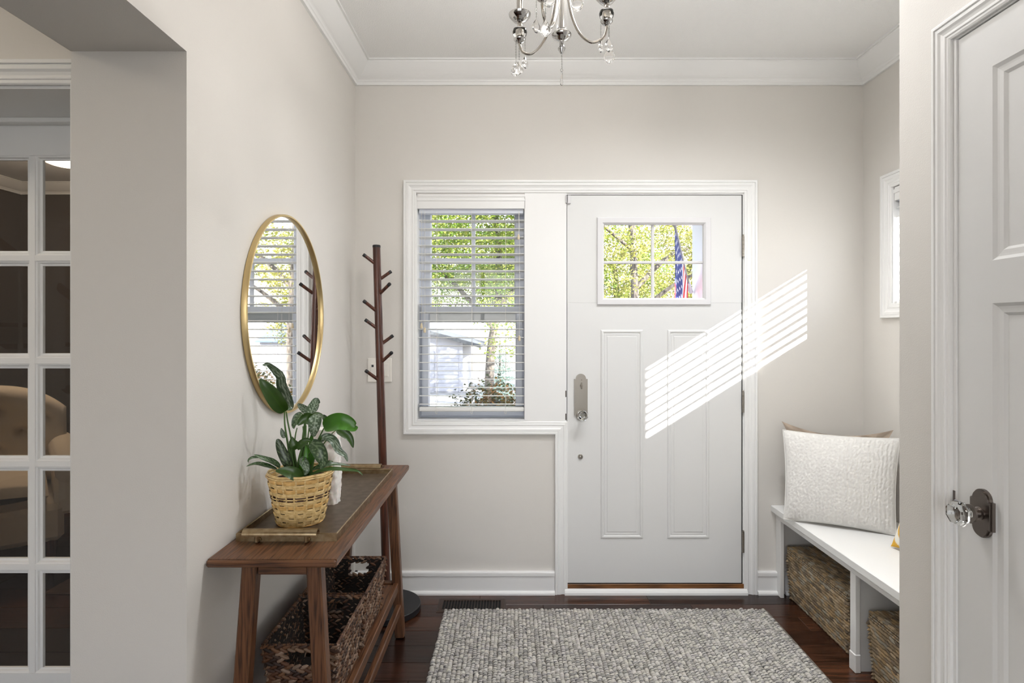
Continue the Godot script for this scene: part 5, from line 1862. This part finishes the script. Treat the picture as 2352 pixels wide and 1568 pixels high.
func switch_plate() -> void:
	var t := thing("light_switch", "white two-gang wall switch plate behind the coat rack", "switch", Vector3(-0.6967, 1.169, BACK))
	var g := Geo.new()
	g.box(Vector3(0, 0, 0.003), Vector3(0.125, 0.125, 0.006), 0.002)
	obj("plate", g, M.switch_white, t)
	for x in [-0.028, 0.028]:
		var b := Geo.new()
		b.box(Vector3(x, 0, 0.007), Vector3(0.034, 0.067, 0.004), 0.001)
		obj("rocker", b, M.switch_white, t)
	var s := Geo.new()
	s.box(Vector3(-0.036, 0.022, 0.0095), Vector3(0.011, 0.012, 0.002), 0.0005)
	tag(obj("display", s, M.roof_grey, t), "small grey display on the left switch")
	for x in [-0.028, 0.028]:
		for y in [-0.048, 0.048]:
			var w := Geo.new()
			w.lathe([Vector2(0.0032, 0), Vector2(0.0032, 0.001), Vector2(0, 0.0014)], 10, Transform3D(Basis(Vector3.RIGHT, PI / 2), Vector3(x, y, 0.006)))
			obj("screw", w, M.switch_white, t)


func register() -> void:
	var x0 := -0.376
	var x1 := -0.036
	var z0 := -2.968
	var z1 := -2.827
	var t := thing("floor_register", "brown metal floor register with a slotted grille beside the rug", "vent", Vector3((x0 + x1) / 2, 0, (z0 + z1) / 2))
	var o := t.position
	var g := Geo.new()
	var y := 0.0055
	g.sweep([Vector2(0, 0), Vector2(0.024, 0), Vector2(0.024, y - 0.001), Vector2(0.022, y), Vector2(0.007, y), Vector2(0.001, 0.002)], [Vector3(x0, 0, z1) - o, Vector3(x1, 0, z1) - o, Vector3(x1, 0, z0) - o, Vector3(x0, 0, z0) - o], Vector3.UP, true)
	obj("frame", g, M.register_metal, t)
	var b := Geo.new()
	b.span(Vector3(x0 + 0.02, 0.0002, z0 + 0.02) - o, Vector3(x1 - 0.02, 0.0008, z1 - 0.02) - o)  # thin black sheet, shade below the fins put into its colour
	tag(obj("duct_shade", b, M.gap_shade, t), "black sheet painted as the shade under the grille")
	for i in 21:
		var f := Geo.new()
		var x := lerpf(x0 + 0.024, x1 - 0.024, i / 20.0)
		f.box(Vector3(x, 0.0034, (z0 + z1) / 2) - o, Vector3(0.0036, 0.0040, z1 - z0 - 0.046), 0.0008)
		obj("fin", f, M.register_metal, t)


# ---------------------------------------------------------------- chandelier

func chain(g: Geo, a: Vector3, b: Vector3) -> void:
	var n := int(a.distance_to(b) / 0.0040)
	for k in n:
		var p := a.lerp(b, (k + 0.5) / n)
		var ring := []
		for j in 9:
			var t := TAU * j / 8
			ring.append(p + (Vector3(cos(t) * 0.0013, sin(t) * 0.0026, 0) if k % 2 else Vector3(0, sin(t) * 0.0026, cos(t) * 0.0013)))
		g.tube(ring, 0.0004, 4, false)


func teardrop(g: Geo, top: Vector3, h: float, w: float, yaw: float) -> void:   # a flat glass drop, narrow above
	var prof := [Vector2(0, -h)]
	for i in range(1, 15):
		var t := float(i) / 15
		prof.append(Vector2(w * pow(sin(PI * pow(1.0 - t, 1.55)), 0.8), -h + h * t))
	prof.append(Vector2(0, 0))
	g.lathe(prof, 20, Transform3D(Basis(Vector3.UP, yaw), top), 0.42)


func chandelier() -> void:
	var c := Vector3(0.1474, 0, -1.75)
	var t := thing("chandelier", "small chrome chandelier with curved arms and clear glass teardrops", "chandelier", Vector3(c.x, 2.30, c.z))
	var y0 := 2.30
	var col := Geo.new()
	col.lathe([Vector2(0, 2.288 - y0), Vector2(0.0075, 2.288 - y0), Vector2(0.0075, 2.72 - y0), Vector2(0, 2.72 - y0)], 16)
	obj("stem", col, M.arm_metal, t)
	var gl := Geo.new()
	gl.lathe([Vector2(0.0, 2.287 - y0), Vector2(0.0165, 2.287 - y0), Vector2(0.0165, 2.50 - y0), Vector2(0.0, 2.50 - y0)], 28)
	gl.lathe([Vector2(0.0, 2.288 - y0), Vector2(0.0085, 2.288 - y0), Vector2(0.0085, 2.499 - y0), Vector2(0.0, 2.499 - y0)].map(func(q): return q), 28)
	obj("glass_sleeve", gl, M.pane, t)
	var bw := Geo.new()
	bw.lathe([Vector2(0, 2.212), Vector2(0.004, 2.213), Vector2(0.0105, 2.226), Vector2(0.0115, 2.230), Vector2(0.0075, 2.236), Vector2(0.0065, 2.246), Vector2(0.0085, 2.249), Vector2(0.0085, 2.252), Vector2(0.022, 2.258), Vector2(0.0295, 2.267), Vector2(0.0300, 2.271), Vector2(0.025, 2.278), Vector2(0.0145, 2.283), Vector2(0.0145, 2.288), Vector2(0, 2.288)].map(func(q): return Vector2(q.x, q.y - y0)), 36)
	obj("finial", bw, M.chrome, t)
	var fc := Geo.new()
	chain(fc, Vector3(0, 2.212 - y0, 0), Vector3(0.001, 2.168 - y0, 0))
	var ring := []
	for j in 13:
		ring.append(Vector3(0.004 * cos(TAU * j / 12), 2.164 - y0 + 0.004 * sin(TAU * j / 12), 0))
	fc.tube(ring, 0.0006, 5, false)
	obj("chain", fc, M.wire, t)
	var fd := Geo.new()
	fd.lathe([Vector2(0, 2.117), Vector2(0.0036, 2.120), Vector2(0.0048, 2.128), Vector2(0.0036, 2.142), Vector2(0.0032, 2.156), Vector2(0, 2.160)].map(func(q): return Vector2(q.x, q.y - y0)), 8)
	tag(obj("crystal", fd, M.crystal, t), "long faceted crystal at the bottom")
	for q in [[0.042, 0.045, 2.372], [-0.040, 0.030, 2.392]]:   # drops from the upper collar
		var hc := Geo.new()
		chain(hc, Vector3(q[0], 2.452 - y0, q[1]), Vector3(q[0], q[2] - y0, q[1]))
		obj("chain", hc, M.wire, t)
		var ht := Geo.new()
		teardrop(ht, Vector3(q[0], q[2] - 0.001 - y0, q[1]), 0.056, 0.0185, PI / 2 - 0.2)
		obj("teardrop", ht, M.crystal, t)
	var ug := Geo.new()
	ug.lathe([Vector2(0.017, 2.440), Vector2(0.046, 2.450), Vector2(0.064, 2.458), Vector2(0.064, 2.461), Vector2(0.03, 2.462), Vector2(0.017, 2.47)].map(func(q): return Vector2(q.x, q.y - y0)), 32)
	obj("collar", ug, M.chrome, t)
	var cp := Geo.new()
	cp.lathe([Vector2(0, 2.715), Vector2(0.02, 2.715), Vector2(0.05, 2.73), Vector2(0.06, 2.759), Vector2(0, 2.759)].map(func(q): return Vector2(q.x, q.y - y0)), 36)
	obj("canopy", cp, M.chrome, t)
	for q in [[166.0, 0.130, -0.020], [-8.0, 0.134, 0.009], [-120.0, 0.128, 0.028]]:
		var a := deg_to_rad(q[0])
		var d := Vector3(cos(a), 0, -sin(a))
		var R: float = q[1]
		var base := 2.272
		var ag := Geo.new()
		var p := [d * 0.012 + Vector3(0, 2.47, 0), d * 0.018 + Vector3(0, 2.40, 0), d * 0.030 + Vector3(0, 2.325, 0), d * 0.055 + Vector3(0, 2.266, 0), d * 0.090 + Vector3(0, 2.2365, 0), d * (R - 0.011) + Vector3(0, 2.246, 0), d * R + Vector3(0, 2.272, 0), d * R + Vector3(0, 2.285, 0)]
		for k in range(1, p.size()):
			p[k].y += q[2] * k / (p.size() - 1.0)
		ag.tube(smooth_path(p, 6).map(func(k): return k - Vector3(0, y0, 0)), 0.0042, 12)
		var arm := obj("arm", ag, M.arm_metal, t)
		var at := Transform3D(Basis(), d * R - Vector3(0, y0 - q[2], 0))
		var sd := Geo.new()
		sd.lathe([Vector2(0.005, 2.280), Vector2(0.012, 2.283), Vector2(0.0185, 2.291), Vector2(0.0190, 2.294), Vector2(0.0, 2.294)], 28, at)
		obj("dish", sd, M.chrome, arm)
		var gc := Geo.new()
		gc.lathe([Vector2(0, 2.2945), Vector2(0.013, 2.2945), Vector2(0.020, 2.304), Vector2(0.0225, 2.314), Vector2(0.020, 2.323), Vector2(0.012, 2.327), Vector2(0, 2.327)], 28, at)
		obj("glass_cup", gc, M.crystal, arm)
		var st := Geo.new()
		st.lathe([Vector2(0.009, 2.296), Vector2(0.009, 2.322), Vector2(0.0, 2.322)], 16, at)
		st.lathe([Vector2(0.007, 2.3275), Vector2(0.0085, 2.333), Vector2(0.007, 2.341), Vector2(0.009, 2.344), Vector2(0.0, 2.345)], 16, at)
		obj("socket", st, M.arm_metal, arm)
		var bd := Geo.new()
		bd.lathe([Vector2(0.006, 2.343), Vector2(0.019, 2.348), Vector2(0.032, 2.362), Vector2(0.0345, 2.370), Vector2(0.0335, 2.3705), Vector2(0.030, 2.364), Vector2(0.018, 2.352), Vector2(0.0, 2.350)], 32, at)
		obj("drip_pan", bd, M.chrome, arm)
		var cs := Geo.new()
		cs.lathe([Vector2(0.0, 2.351), Vector2(0.0095, 2.351), Vector2(0.0095, 2.435), Vector2(0.0, 2.435)], 16, at)
		obj("candle_sleeve", cs, M.arm_metal, arm)
		var bb := Geo.new()
		bb.lathe([Vector2(0, 2.435), Vector2(0.007, 2.436), Vector2(0.014, 2.455), Vector2(0.012, 2.475), Vector2(0.004, 2.505), Vector2(0, 2.51)], 18, at)
		obj("bulb", bb, M.lamp_glow, arm)
		var l := OmniLight3D.new()
		l.name = "unseen_bulb_light"
		l.position = at * Vector3(0, 2.465, 0)
		l.light_energy = 0.075  # bulbs are out of view, set to brighten walls and ceiling
		l.light_color = Color(1.0, 0.985, 0.97)
		l.light_size = 0.012
		l.omni_range = 14.0
		l.omni_attenuation = 2.0
		l.shadow_enabled = true
		arm.add_child(l)
		for k in 3:
			var b: float = a + deg_to_rad([-70.0, 60.0, 175.0][k])
			var hang := at * (Vector3(cos(b) * 0.017, 2.287, -sin(b) * 0.017))
			var drop: float = [0.050, 0.062, 0.044][k]
			var cg := Geo.new()
			chain(cg, hang, hang - Vector3(0, drop, 0))
			obj("chain", cg, M.wire, arm)
			var tg := Geo.new()
			teardrop(tg, hang - Vector3(0, drop + 0.001, 0), [0.044, 0.052, 0.042][k], [0.0150, 0.0175, 0.0140][k], PI / 2 + [0.5, -0.3, 0.9][k])
			obj("teardrop", tg, M.crystal, arm)


# ---------------------------------------------------------------- outdoors

func leaf_card() -> ArrayMesh:   # one small folded leaf
	var g := Geo.new()
	var a := Vector3(0, 0, -0.5)
	var b := Vector3(0, 0, 0.5)
	var l := Vector3(-0.36, 0.12, -0.05)
	var r := Vector3(0.36, 0.12, -0.05)
	g.tri(a, b, l)
	g.tri(a, r, b)
	return g.done()


func crown(t: Node3D, called: String, blobs: Array, count: int, size: float, greens: Array, squash := 0.6) -> void:   # leaves gathered in clumps over the blobs (centre, radii), each clump a tuft on a twig
	var xf := []
	var col := []
	var total := 0.0
	for b in blobs:
		total += b[1].x * b[1].y * b[1].z
	for b in blobs:
		var n := int(count * b[1].x * b[1].y * b[1].z / total)
		var tufts := maxi(4, n / 26)
		for k in tufts:
			var d := Vector3(rng.randfn(), rng.randfn(), rng.randfn()).normalized() * pow(rng.randf(), 0.33)
			var c: Vector3 = b[0] + d * b[1]
			var tone: Color = greens[rng.randi() % greens.size()] * rng.randf_range(0.75, 1.25)
			for j in 26:
				var p := c + Vector3(rng.randfn() * 2.3, rng.randfn() * squash * 1.6, rng.randfn() * 2.3) * size
				var s := size * rng.randf_range(0.7, 1.35)
				xf.append(Transform3D(Basis.from_euler(Vector3(rng.randf_range(-0.9, 0.9), rng.randf_range(0, TAU), rng.randf_range(-0.9, 0.9))).scaled(Vector3.ONE * s), p))
				col.append(tone * rng.randf_range(0.85, 1.15))
	many(called, leaf_card(), M.leaf_tint, xf, col, t)


func limb(g: Geo, pts: Array, r0: float, r1: float) -> void:
	var p := smooth_path(pts, 5)
	var rr := []
	for k in p.size():
		rr.append(lerpf(r0, r1, float(k) / (p.size() - 1)))
	g.tube(p, rr, 9)


func ground_y(z: float) -> float:
	return -0.25 - 0.05 * z


func tree(label: String, at: Vector2, trunk: Array, blobs: Array, count: int, size: float, greens: Array) -> Node3D:   # trunk: limbs as [points, radius below, radius above]
	var o := Vector3(at.x, ground_y(-at.y), at.y)
	var t := thing("tree", label, "tree", o)
	for i in trunk.size():
		var g := Geo.new()
		limb(g, trunk[i][0].map(func(q): return q - o), trunk[i][1], trunk[i][2])
		obj("trunk" if i == 0 else "branch", g, M.bark, t)
	crown(t, "foliage", blobs.map(func(b): return [b[0] - o, b[1]]), count, size, greens)
	return t


func outdoors() -> void:
	var lime := [lin(0.43, 0.50, 0.14), lin(0.49, 0.55, 0.18), lin(0.34, 0.46, 0.11), lin(0.56, 0.58, 0.25)]
	var gold := [lin(0.54, 0.53, 0.22), lin(0.61, 0.58, 0.30), lin(0.44, 0.47, 0.18), lin(0.49, 0.48, 0.23)]
	# sloping ground, walk and street
	var g := Geo.new()
	g.face([Vector3(-60, ground_y(3.0), -3.19), Vector3(60, ground_y(3.0), -3.19), Vector3(60, ground_y(80), -80), Vector3(-60, ground_y(80), -80)], Vector3.UP)
	g.face([Vector3(-60, -0.40, -3.19), Vector3(60, -0.40, -3.19), Vector3(60, -0.40, 40), Vector3(-60, -0.40, 40)], Vector3.UP)
	tag(obj("ground", g, M.concrete), "pale sunlit driveway and street outside the window", "ground", "", "structure")
	# the tree right in front of the window
	tree("leafy lime-green tree filling the upper sash of the window beside the door", Vector2(-0.75, -13.0),
		[[[Vector3(-0.55, -1.0, -13), Vector3(-0.5, 0.8, -13), Vector3(-0.3, 2.6, -13.1), Vector3(-0.5, 5.0, -13)], 0.12, 0.06],
		[[Vector3(-0.42, 1.4, -13), Vector3(-1.3, 2.4, -12.6), Vector3(-2.4, 3.3, -12.2)], 0.07, 0.02],
		[[Vector3(-0.35, 1.9, -13), Vector3(0.3, 2.6, -12.7), Vector3(0.9, 3.6, -12.4)], 0.06, 0.02]],
		[[Vector3(-1.0, 3.7, -12.4), Vector3(2.2, 1.6, 1.3)], [Vector3(-1.9, 2.1, -12.2), Vector3(0.9, 0.45, 0.7)], [Vector3(-0.3, 2.0, -12.0), Vector3(0.55, 0.7, 0.5)], [Vector3(-0.15, 1.15, -11.6), Vector3(0.28, 0.5, 0.3)], [Vector3(-1.0, 5.6, -12.6), Vector3(1.9, 1.0, 1.2)]],
		44000, 0.062, lime)
	# the tree whose trunk stands in the door window and in the mirror
	tree("yellow-green tree with a pale leaning trunk seen through the door window", Vector2(2.10, -9.8),
		[[[Vector3(2.12, -0.8, -9.8), Vector3(2.06, 1.4, -9.65), Vector3(2.03, 2.0, -9.65), Vector3(1.98, 2.9, -9.6), Vector3(1.85, 4.2, -9.5)], 0.085, 0.045],
		[[Vector3(2.05, 1.6, -9.65), Vector3(2.6, 2.1, -9.4), Vector3(3.4, 2.5, -9.2)], 0.045, 0.015],
		[[Vector3(2.03, 2.05, -9.65), Vector3(2.7, 2.65, -9.9), Vector3(3.6, 2.95, -10.1)], 0.05, 0.015],
		[[Vector3(1.98, 2.7, -9.6), Vector3(1.4, 3.1, -9.3), Vector3(0.9, 3.5, -9.0)], 0.035, 0.012]],
		[[Vector3(1.9, 4.5, -9.9), Vector3(1.3, 0.9, 0.8)], [Vector3(1.55, 2.75, -9.0), Vector3(0.5, 0.35, 0.3)], [Vector3(2.6, 2.9, -9.3), Vector3(0.7, 0.3, 0.4)], [Vector3(3.6, 2.6, -9.4), Vector3(0.7, 0.4, 0.5)], [Vector3(1.75, 2.15, -9.1), Vector3(0.35, 0.2, 0.2)]],
		12000, 0.055, gold)
	tree("broad yellow-green tree across the street, left half of the door window", Vector2(4.0, -22.0),
		[[[Vector3(4.0, -1.6, -22), Vector3(4.1, 1.0, -22), Vector3(3.8, 4.0, -22)], 0.22, 0.10]],
		[[Vector3(3.9, 3.0, -21.6), Vector3(2.0, 2.6, 1.6)], [Vector3(3.2, 1.2, -21.0), Vector3(1.0, 0.9, 0.8)]], 26000, 0.085, lime + gold)
	tree("pale yellow tree across the street, right half of the door window", Vector2(7.2, -26.0),
		[[[Vector3(7.2, -1.7, -26), Vector3(7.1, 1.5, -26), Vector3(7.6, 3.2, -26), Vector3(8.2, 5.0, -26)], 0.25, 0.10], [[Vector3(7.1, 1.9, -26), Vector3(6.6, 3.2, -25.7), Vector3(6.0, 4.2, -25.6)], 0.10, 0.03]],
		[[Vector3(7.1, 3.2, -25.5), Vector3(2.4, 3.0, 1.8)], [Vector3(6.2, 1.0, -25.0), Vector3(1.2, 1.0, 0.9)]], 26000, 0.095, gold)
	tree("tall tree behind the garage, seen high in the window beside the door", Vector2(-6.6, -38.0),
		[[[Vector3(-6.6, -2.2, -38), Vector3(-6.4, 3.0, -38), Vector3(-5.8, 8.0, -38)], 0.30, 0.12]],
		[[Vector3(-3.6, 6.0, -37), Vector3(4.6, 3.2, 2.2)], [Vector3(0.2, 4.2, -37), Vector3(2.6, 2.6, 2.0)]], 30000, 0.14, lime)
	tree("grey-limbed sparse tree seen in the mirror beyond the street", Vector2(12.2, -27.0),
		[[[Vector3(12.2, -1.7, -27), Vector3(11.9, 2.0, -27), Vector3(11.2, 5.5, -27)], 0.24, 0.10], [[Vector3(11.9, 2.4, -27), Vector3(13.2, 4.6, -26.6), Vector3(14.4, 5.6, -26.4)], 0.11, 0.03]],
		[[Vector3(11.8, 5.2, -26.6), Vector3(3.4, 2.0, 1.6)]], 9000, 0.11, gold)
	tree("rounded green tree to the left of the garage, beyond the window edge", Vector2(-6.5, -19.0),
		[[[Vector3(-6.5, -1.3, -19), Vector3(-6.4, 1.5, -19), Vector3(-6.7, 4.0, -19)], 0.18, 0.08]],
		[[Vector3(-6.5, 3.6, -18.8), Vector3(2.3, 2.4, 1.6)]], 14000, 0.085, lime)
	tree("spreading green tree far up the street, between the other crowns", Vector2(0.9, -33.0),
		[[[Vector3(0.9, -2.0, -33), Vector3(1.0, 2.5, -33), Vector3(0.7, 6.0, -33)], 0.24, 0.10]],
		[[Vector3(0.9, 5.0, -32.6), Vector3(3.0, 2.6, 1.8)]], 16000, 0.12, lime)
	# the white garage across the street
	var zg := -28.0
	var ga := thing("garage", "white sided garage with a grey gable edge, low in the window beside the door", "building", Vector3(-6.0, ground_y(28.0), zg))
	var o := ga.position
	var gw := Geo.new()
	gw.prism([Vector2(-3.9, -0.1), Vector2(3.55, -0.1), Vector2(3.55, 2.45), Vector2(-0.05, 3.45), Vector2(-3.9, 2.45)], Transform3D(Basis(), Vector3(0, 0, -6.0)), 6.0)
	var body := obj("wall", gw, M.siding, ga)
	var sd := Geo.new()
	for k in 16:
		var y := 0.06 + 0.2 * k
		var half: float = 3.55 if y < 2.3 else maxf(0.2, 3.55 - (y - 2.3) * 3.6)
		sd.prism([Vector2(0.0, 0), Vector2(0.022, 0), Vector2(0.0, 0.2)], Transform3D(Basis(Vector3(0, 0, 1), Vector3.UP, Vector3(-1, 0, 0)), Vector3(half, y, 0.0)), half * 2.0)
	sd.span(Vector3(3.40, -0.1, 0.0), Vector3(3.58, 2.40, 0.05))
	var sdo := obj("siding", sd, M.siding, ga)
	sdo.set_meta("kind", "stuff")
	for s in [-1.0, 1.0]:
		var rf := Geo.new()
		var a := Vector3(-0.05, 3.55, 0)
		var b := Vector3(4.45 * s, 2.32, 0)
		rf.prism([Vector2(a.x, a.y), Vector2(b.x, b.y), Vector2(b.x, b.y - 0.16), Vector2(a.x, a.y - 0.16)], Transform3D(Basis(), Vector3(0, 0, -6.2)), 6.6)
		obj("roof", rf, M.roof_grey, ga)
	var dr := Geo.new()
	dr.span(Vector3(-1.4, 0.0, 0.02), Vector3(2.2, 2.0, 0.06), 0.01)
	for k in 3:
		dr.span(Vector3(-1.35, 0.08 + 0.48 * k, 0.05), Vector3(2.15, 0.48 + 0.48 * k, 0.075), 0.01)
	obj("garage_door", dr, M.siding, body)
	# the small blue-grey roofed house that the mirror shows
	var ho := thing("house", "small white house with a blue-grey gabled roof seen in the mirror", "building", Vector3(16.9, ground_y(45.0), -45.0))
	var hw := Geo.new()
	hw.span(Vector3(-2.6, -0.2, -4), Vector3(1.15, 3.1, 0))
	obj("wall", hw, M.siding, ho)
	var hr := Geo.new()
	var pk := Vector3(0.0, 4.6, -1.6)
	for q in [[Vector3(-1.35, 3.0, 0.3), Vector3(1.4, 3.0, 0.3)], [Vector3(1.4, 3.0, 0.3), Vector3(1.4, 3.0, -4.0)], [Vector3(1.4, 3.0, -4.0), Vector3(-1.35, 3.0, -4.0)], [Vector3(-1.35, 3.0, -4.0), Vector3(-1.35, 3.0, 0.3)]]:
		hr.face([q[0], q[1], pk], (q[0] + q[1]) / 2 - Vector3(0, 2.0, -1.8))
	hr.span(Vector3(-1.35, 2.9, -4.0), Vector3(1.4, 3.0, 0.3))
	obj("roof", hr, mat("roof_blue", Color(0.27, 0.32, 0.38), 0.9), ho)
	# shrubs
	mat("shrub_core", Color(0.22, 0.21, 0.13), 1.0)
	var rust := [lin(0.58, 0.42, 0.20), lin(0.64, 0.46, 0.22), lin(0.34, 0.38, 0.18), lin(0.28, 0.34, 0.18), lin(0.52, 0.44, 0.22)]
	for q in [[Vector3(-0.17, -0.40, -4.40), 1.0, "rounded shrub with rust-tipped leaves under the window beside the door"], [Vector3(0.95, -0.45, -5.75), 1.05, "rounded shrub with rust-tipped leaves farther along the front bed, seen in the mirror"]]:
		var sh := thing("shrub", q[2], "shrub", q[0])
		var k: float = q[1]
		crown(sh, "foliage", [[Vector3(0, 1.08, 0) * k, Vector3(0.29, 0.29, 0.29) * k], [Vector3(0.16, 1.0, -0.05) * k, Vector3(0.28, 0.27, 0.28) * k], [Vector3(0.0, 0.6, 0) * k, Vector3(0.40, 0.50, 0.36) * k]], 18000, 0.030, rust, 0.9)
		var cs := Geo.new()
		for m in 7:
			var a := TAU * m / 7
			limb(cs, [Vector3(0.05 * cos(a), 0.0, 0.05 * sin(a)), Vector3(0.14 * cos(a), 0.5, 0.14 * sin(a)), Vector3(0.2 * cos(a), 1.1 * k, 0.2 * sin(a))], 0.018, 0.006)
		cs.ball(Vector3(0.05, 0.85, 0.0) * k, Vector3(0.27, 0.40, 0.24), 12)
		obj("stems", cs, M.shrub_core, sh)
	var hd := thing("hedge", "low hedge beyond the drive seen in the mirror", "hedge", Vector3(5.6, ground_y(15.0), -15.0))
	crown(hd, "foliage", [[Vector3(-0.8, 0.5, 0), Vector3(1.2, 0.55, 0.6)], [Vector3(0.9, 0.45, 0), Vector3(1.2, 0.5, 0.6)]], 7000, 0.05, rust.slice(2) + [lin(0.45, 0.44, 0.30)], 0.9)
	var sp := thing("spruce", "blue-green spruce beside the garage", "tree", Vector3(-0.45, ground_y(20.0), -20.0))
	var st := Geo.new()
	st.tube([Vector3(0, 0, 0), Vector3(0, 2.4, 0)], [0.07, 0.01], 8)
	obj("trunk", st, M.bark, sp)
	var rings := []
	for k in 7:
		rings.append([Vector3(0, 0.35 + 0.3 * k, 0), Vector3(0.62 - 0.08 * k, 0.14, 0.62 - 0.08 * k)])
	crown(sp, "foliage", rings, 5000, 0.05, [lin(0.42, 0.52, 0.50), lin(0.36, 0.46, 0.42), lin(0.30, 0.40, 0.36)], 0.5)
	# porch column with the flag
	var pc := thing("porch_column", "square white porch column at the right edge of the door window", "column", Vector3(1.715, -0.4, -4.95))
	var c := Geo.new()
	c.span(Vector3(-0.14, 0, -0.14), Vector3(0.14, 3.2, 0.14), 0.006)
	obj("shaft", c, M.column_white, pc)
	var ft := Geo.new()
	ft.span(Vector3(-0.17, 0, -0.17), Vector3(0.17, 0.22, 0.17), 0.01)
	obj("plinth", ft, M.column_white, pc)
	var br := Geo.new()
	br.beam(Vector3(1.56, 1.70, -5.03), Vector3(1.525, 1.76, -5.07), 0.03, 0.03, 0.003)
	br.span(Vector3(1.553, 1.64, -5.06), Vector3(1.5595, 1.76, -5.0), 0.001)
	var tip := Vector3(1.285, 2.215, -4.60)
	var foot := Vector3(1.542, 1.725, -5.05)
	var fl := thing("flag", "United States flag hanging from a slanted pole by the porch column", "flag", foot)
	br = Geo.new()
	br.tube([Vector3.ZERO, tip - foot], 0.011, 10)
	br.ball(tip - foot, Vector3.ONE * 0.02, 10)
	obj("pole", br, M.siding, fl)
	var bk := Geo.new()
	bk.tube([Vector3(0.012, -0.02, 0), (tip - foot) * 0.12], 0.019, 12)
	obj("bracket", bk, M.column_white, fl)
	var d := tip - foot
	var cloth := func(u: float, v: float) -> Vector3:   # u from the pole tip down the hoist, v down the fly
		var p := d * (0.97 - 0.86 * u)
		var w := 1.0 - 0.12 * smoothstep(0.0, 0.6, v)
		var pull := Vector3(-0.05, 0, 0.0) * v
		var mid := d * 0.56
		var hp := Vector3(lerpf(mid.x, p.x, w), p.y, lerpf(mid.z, p.z, w))
		return hp + Vector3(0, -1.12 * v, 0) + pull + Vector3(0.006 * sin(u * 15.0 + v * 3.0), 0.0, 0.04 * sin(u * 13.0 + v * 2.0)) * smoothstep(0.0, 0.25, v)
	var fm := mat("flag_cloth", Color(1, 1, 1), 0.8)
	fm.albedo_texture = flag_texture()
	fm.backlight_enabled = true
	fm.backlight = Color(0.8, 0.8, 0.8)
	obj("cloth", sheet(60, 60, cloth), fm, fl)
	var wl := thing("power_line", "thin pale power line across the right half of the door window", "cable", Vector3(2.0, 4.7, -20.0))
	var pw := Geo.new()
	pw.tube(smooth_path([Vector3(-14.0, 0.5, 0.0), Vector3(0.0, 0.02, 0.0), Vector3(3.6, 0.0, 0.0), Vector3(8.0, 0.1, 0.0), Vector3(20.0, 0.6, 0.0)], 6), 0.012, 6)
	obj("wire", pw, M.siding, wl)


func flag_texture() -> ImageTexture:   # u runs along the hoist from the canton side, v along the fly
	var w := 390
	var h := 600
	var im := Image.create(w, h, false, Image.FORMAT_RGB8)
	var red := Color(0.78, 0.10, 0.18)
	var white := Color(0.96, 0.95, 0.95)
	var blue := Color(0.13, 0.20, 0.48)
	for i in 13:
		im.fill_rect(Rect2i(i * 30, 0, 30, h), red if i % 2 == 0 else white)
	im.fill_rect(Rect2i(0, 0, 210, 240), blue)
	for r in 9:
		var cnt := 6 if r % 2 == 0 else 5
		for k in cnt:
			var cx := 21.0 * (r + 1)
			var cy := 20.0 + 40.0 * k + (0.0 if cnt == 6 else 20.0)
			var star := PackedVector2Array()
			for j in 10:
				var a := -PI / 2 + PI * j / 5
				star.append(Vector2(cx, cy) + Vector2(cos(a), sin(a)) * (10.0 if j % 2 == 0 else 4.0))
			for y in range(int(cy - 11), int(cy + 12)):
				for x in range(int(cx - 11), int(cx + 12)):
					if x >= 0 and y >= 0 and Geometry2D.is_point_in_polygon(Vector2(x + 0.5, y + 0.5), star):
						im.set_pixel(x, y, white)
	return ImageTexture.create_from_image(im)
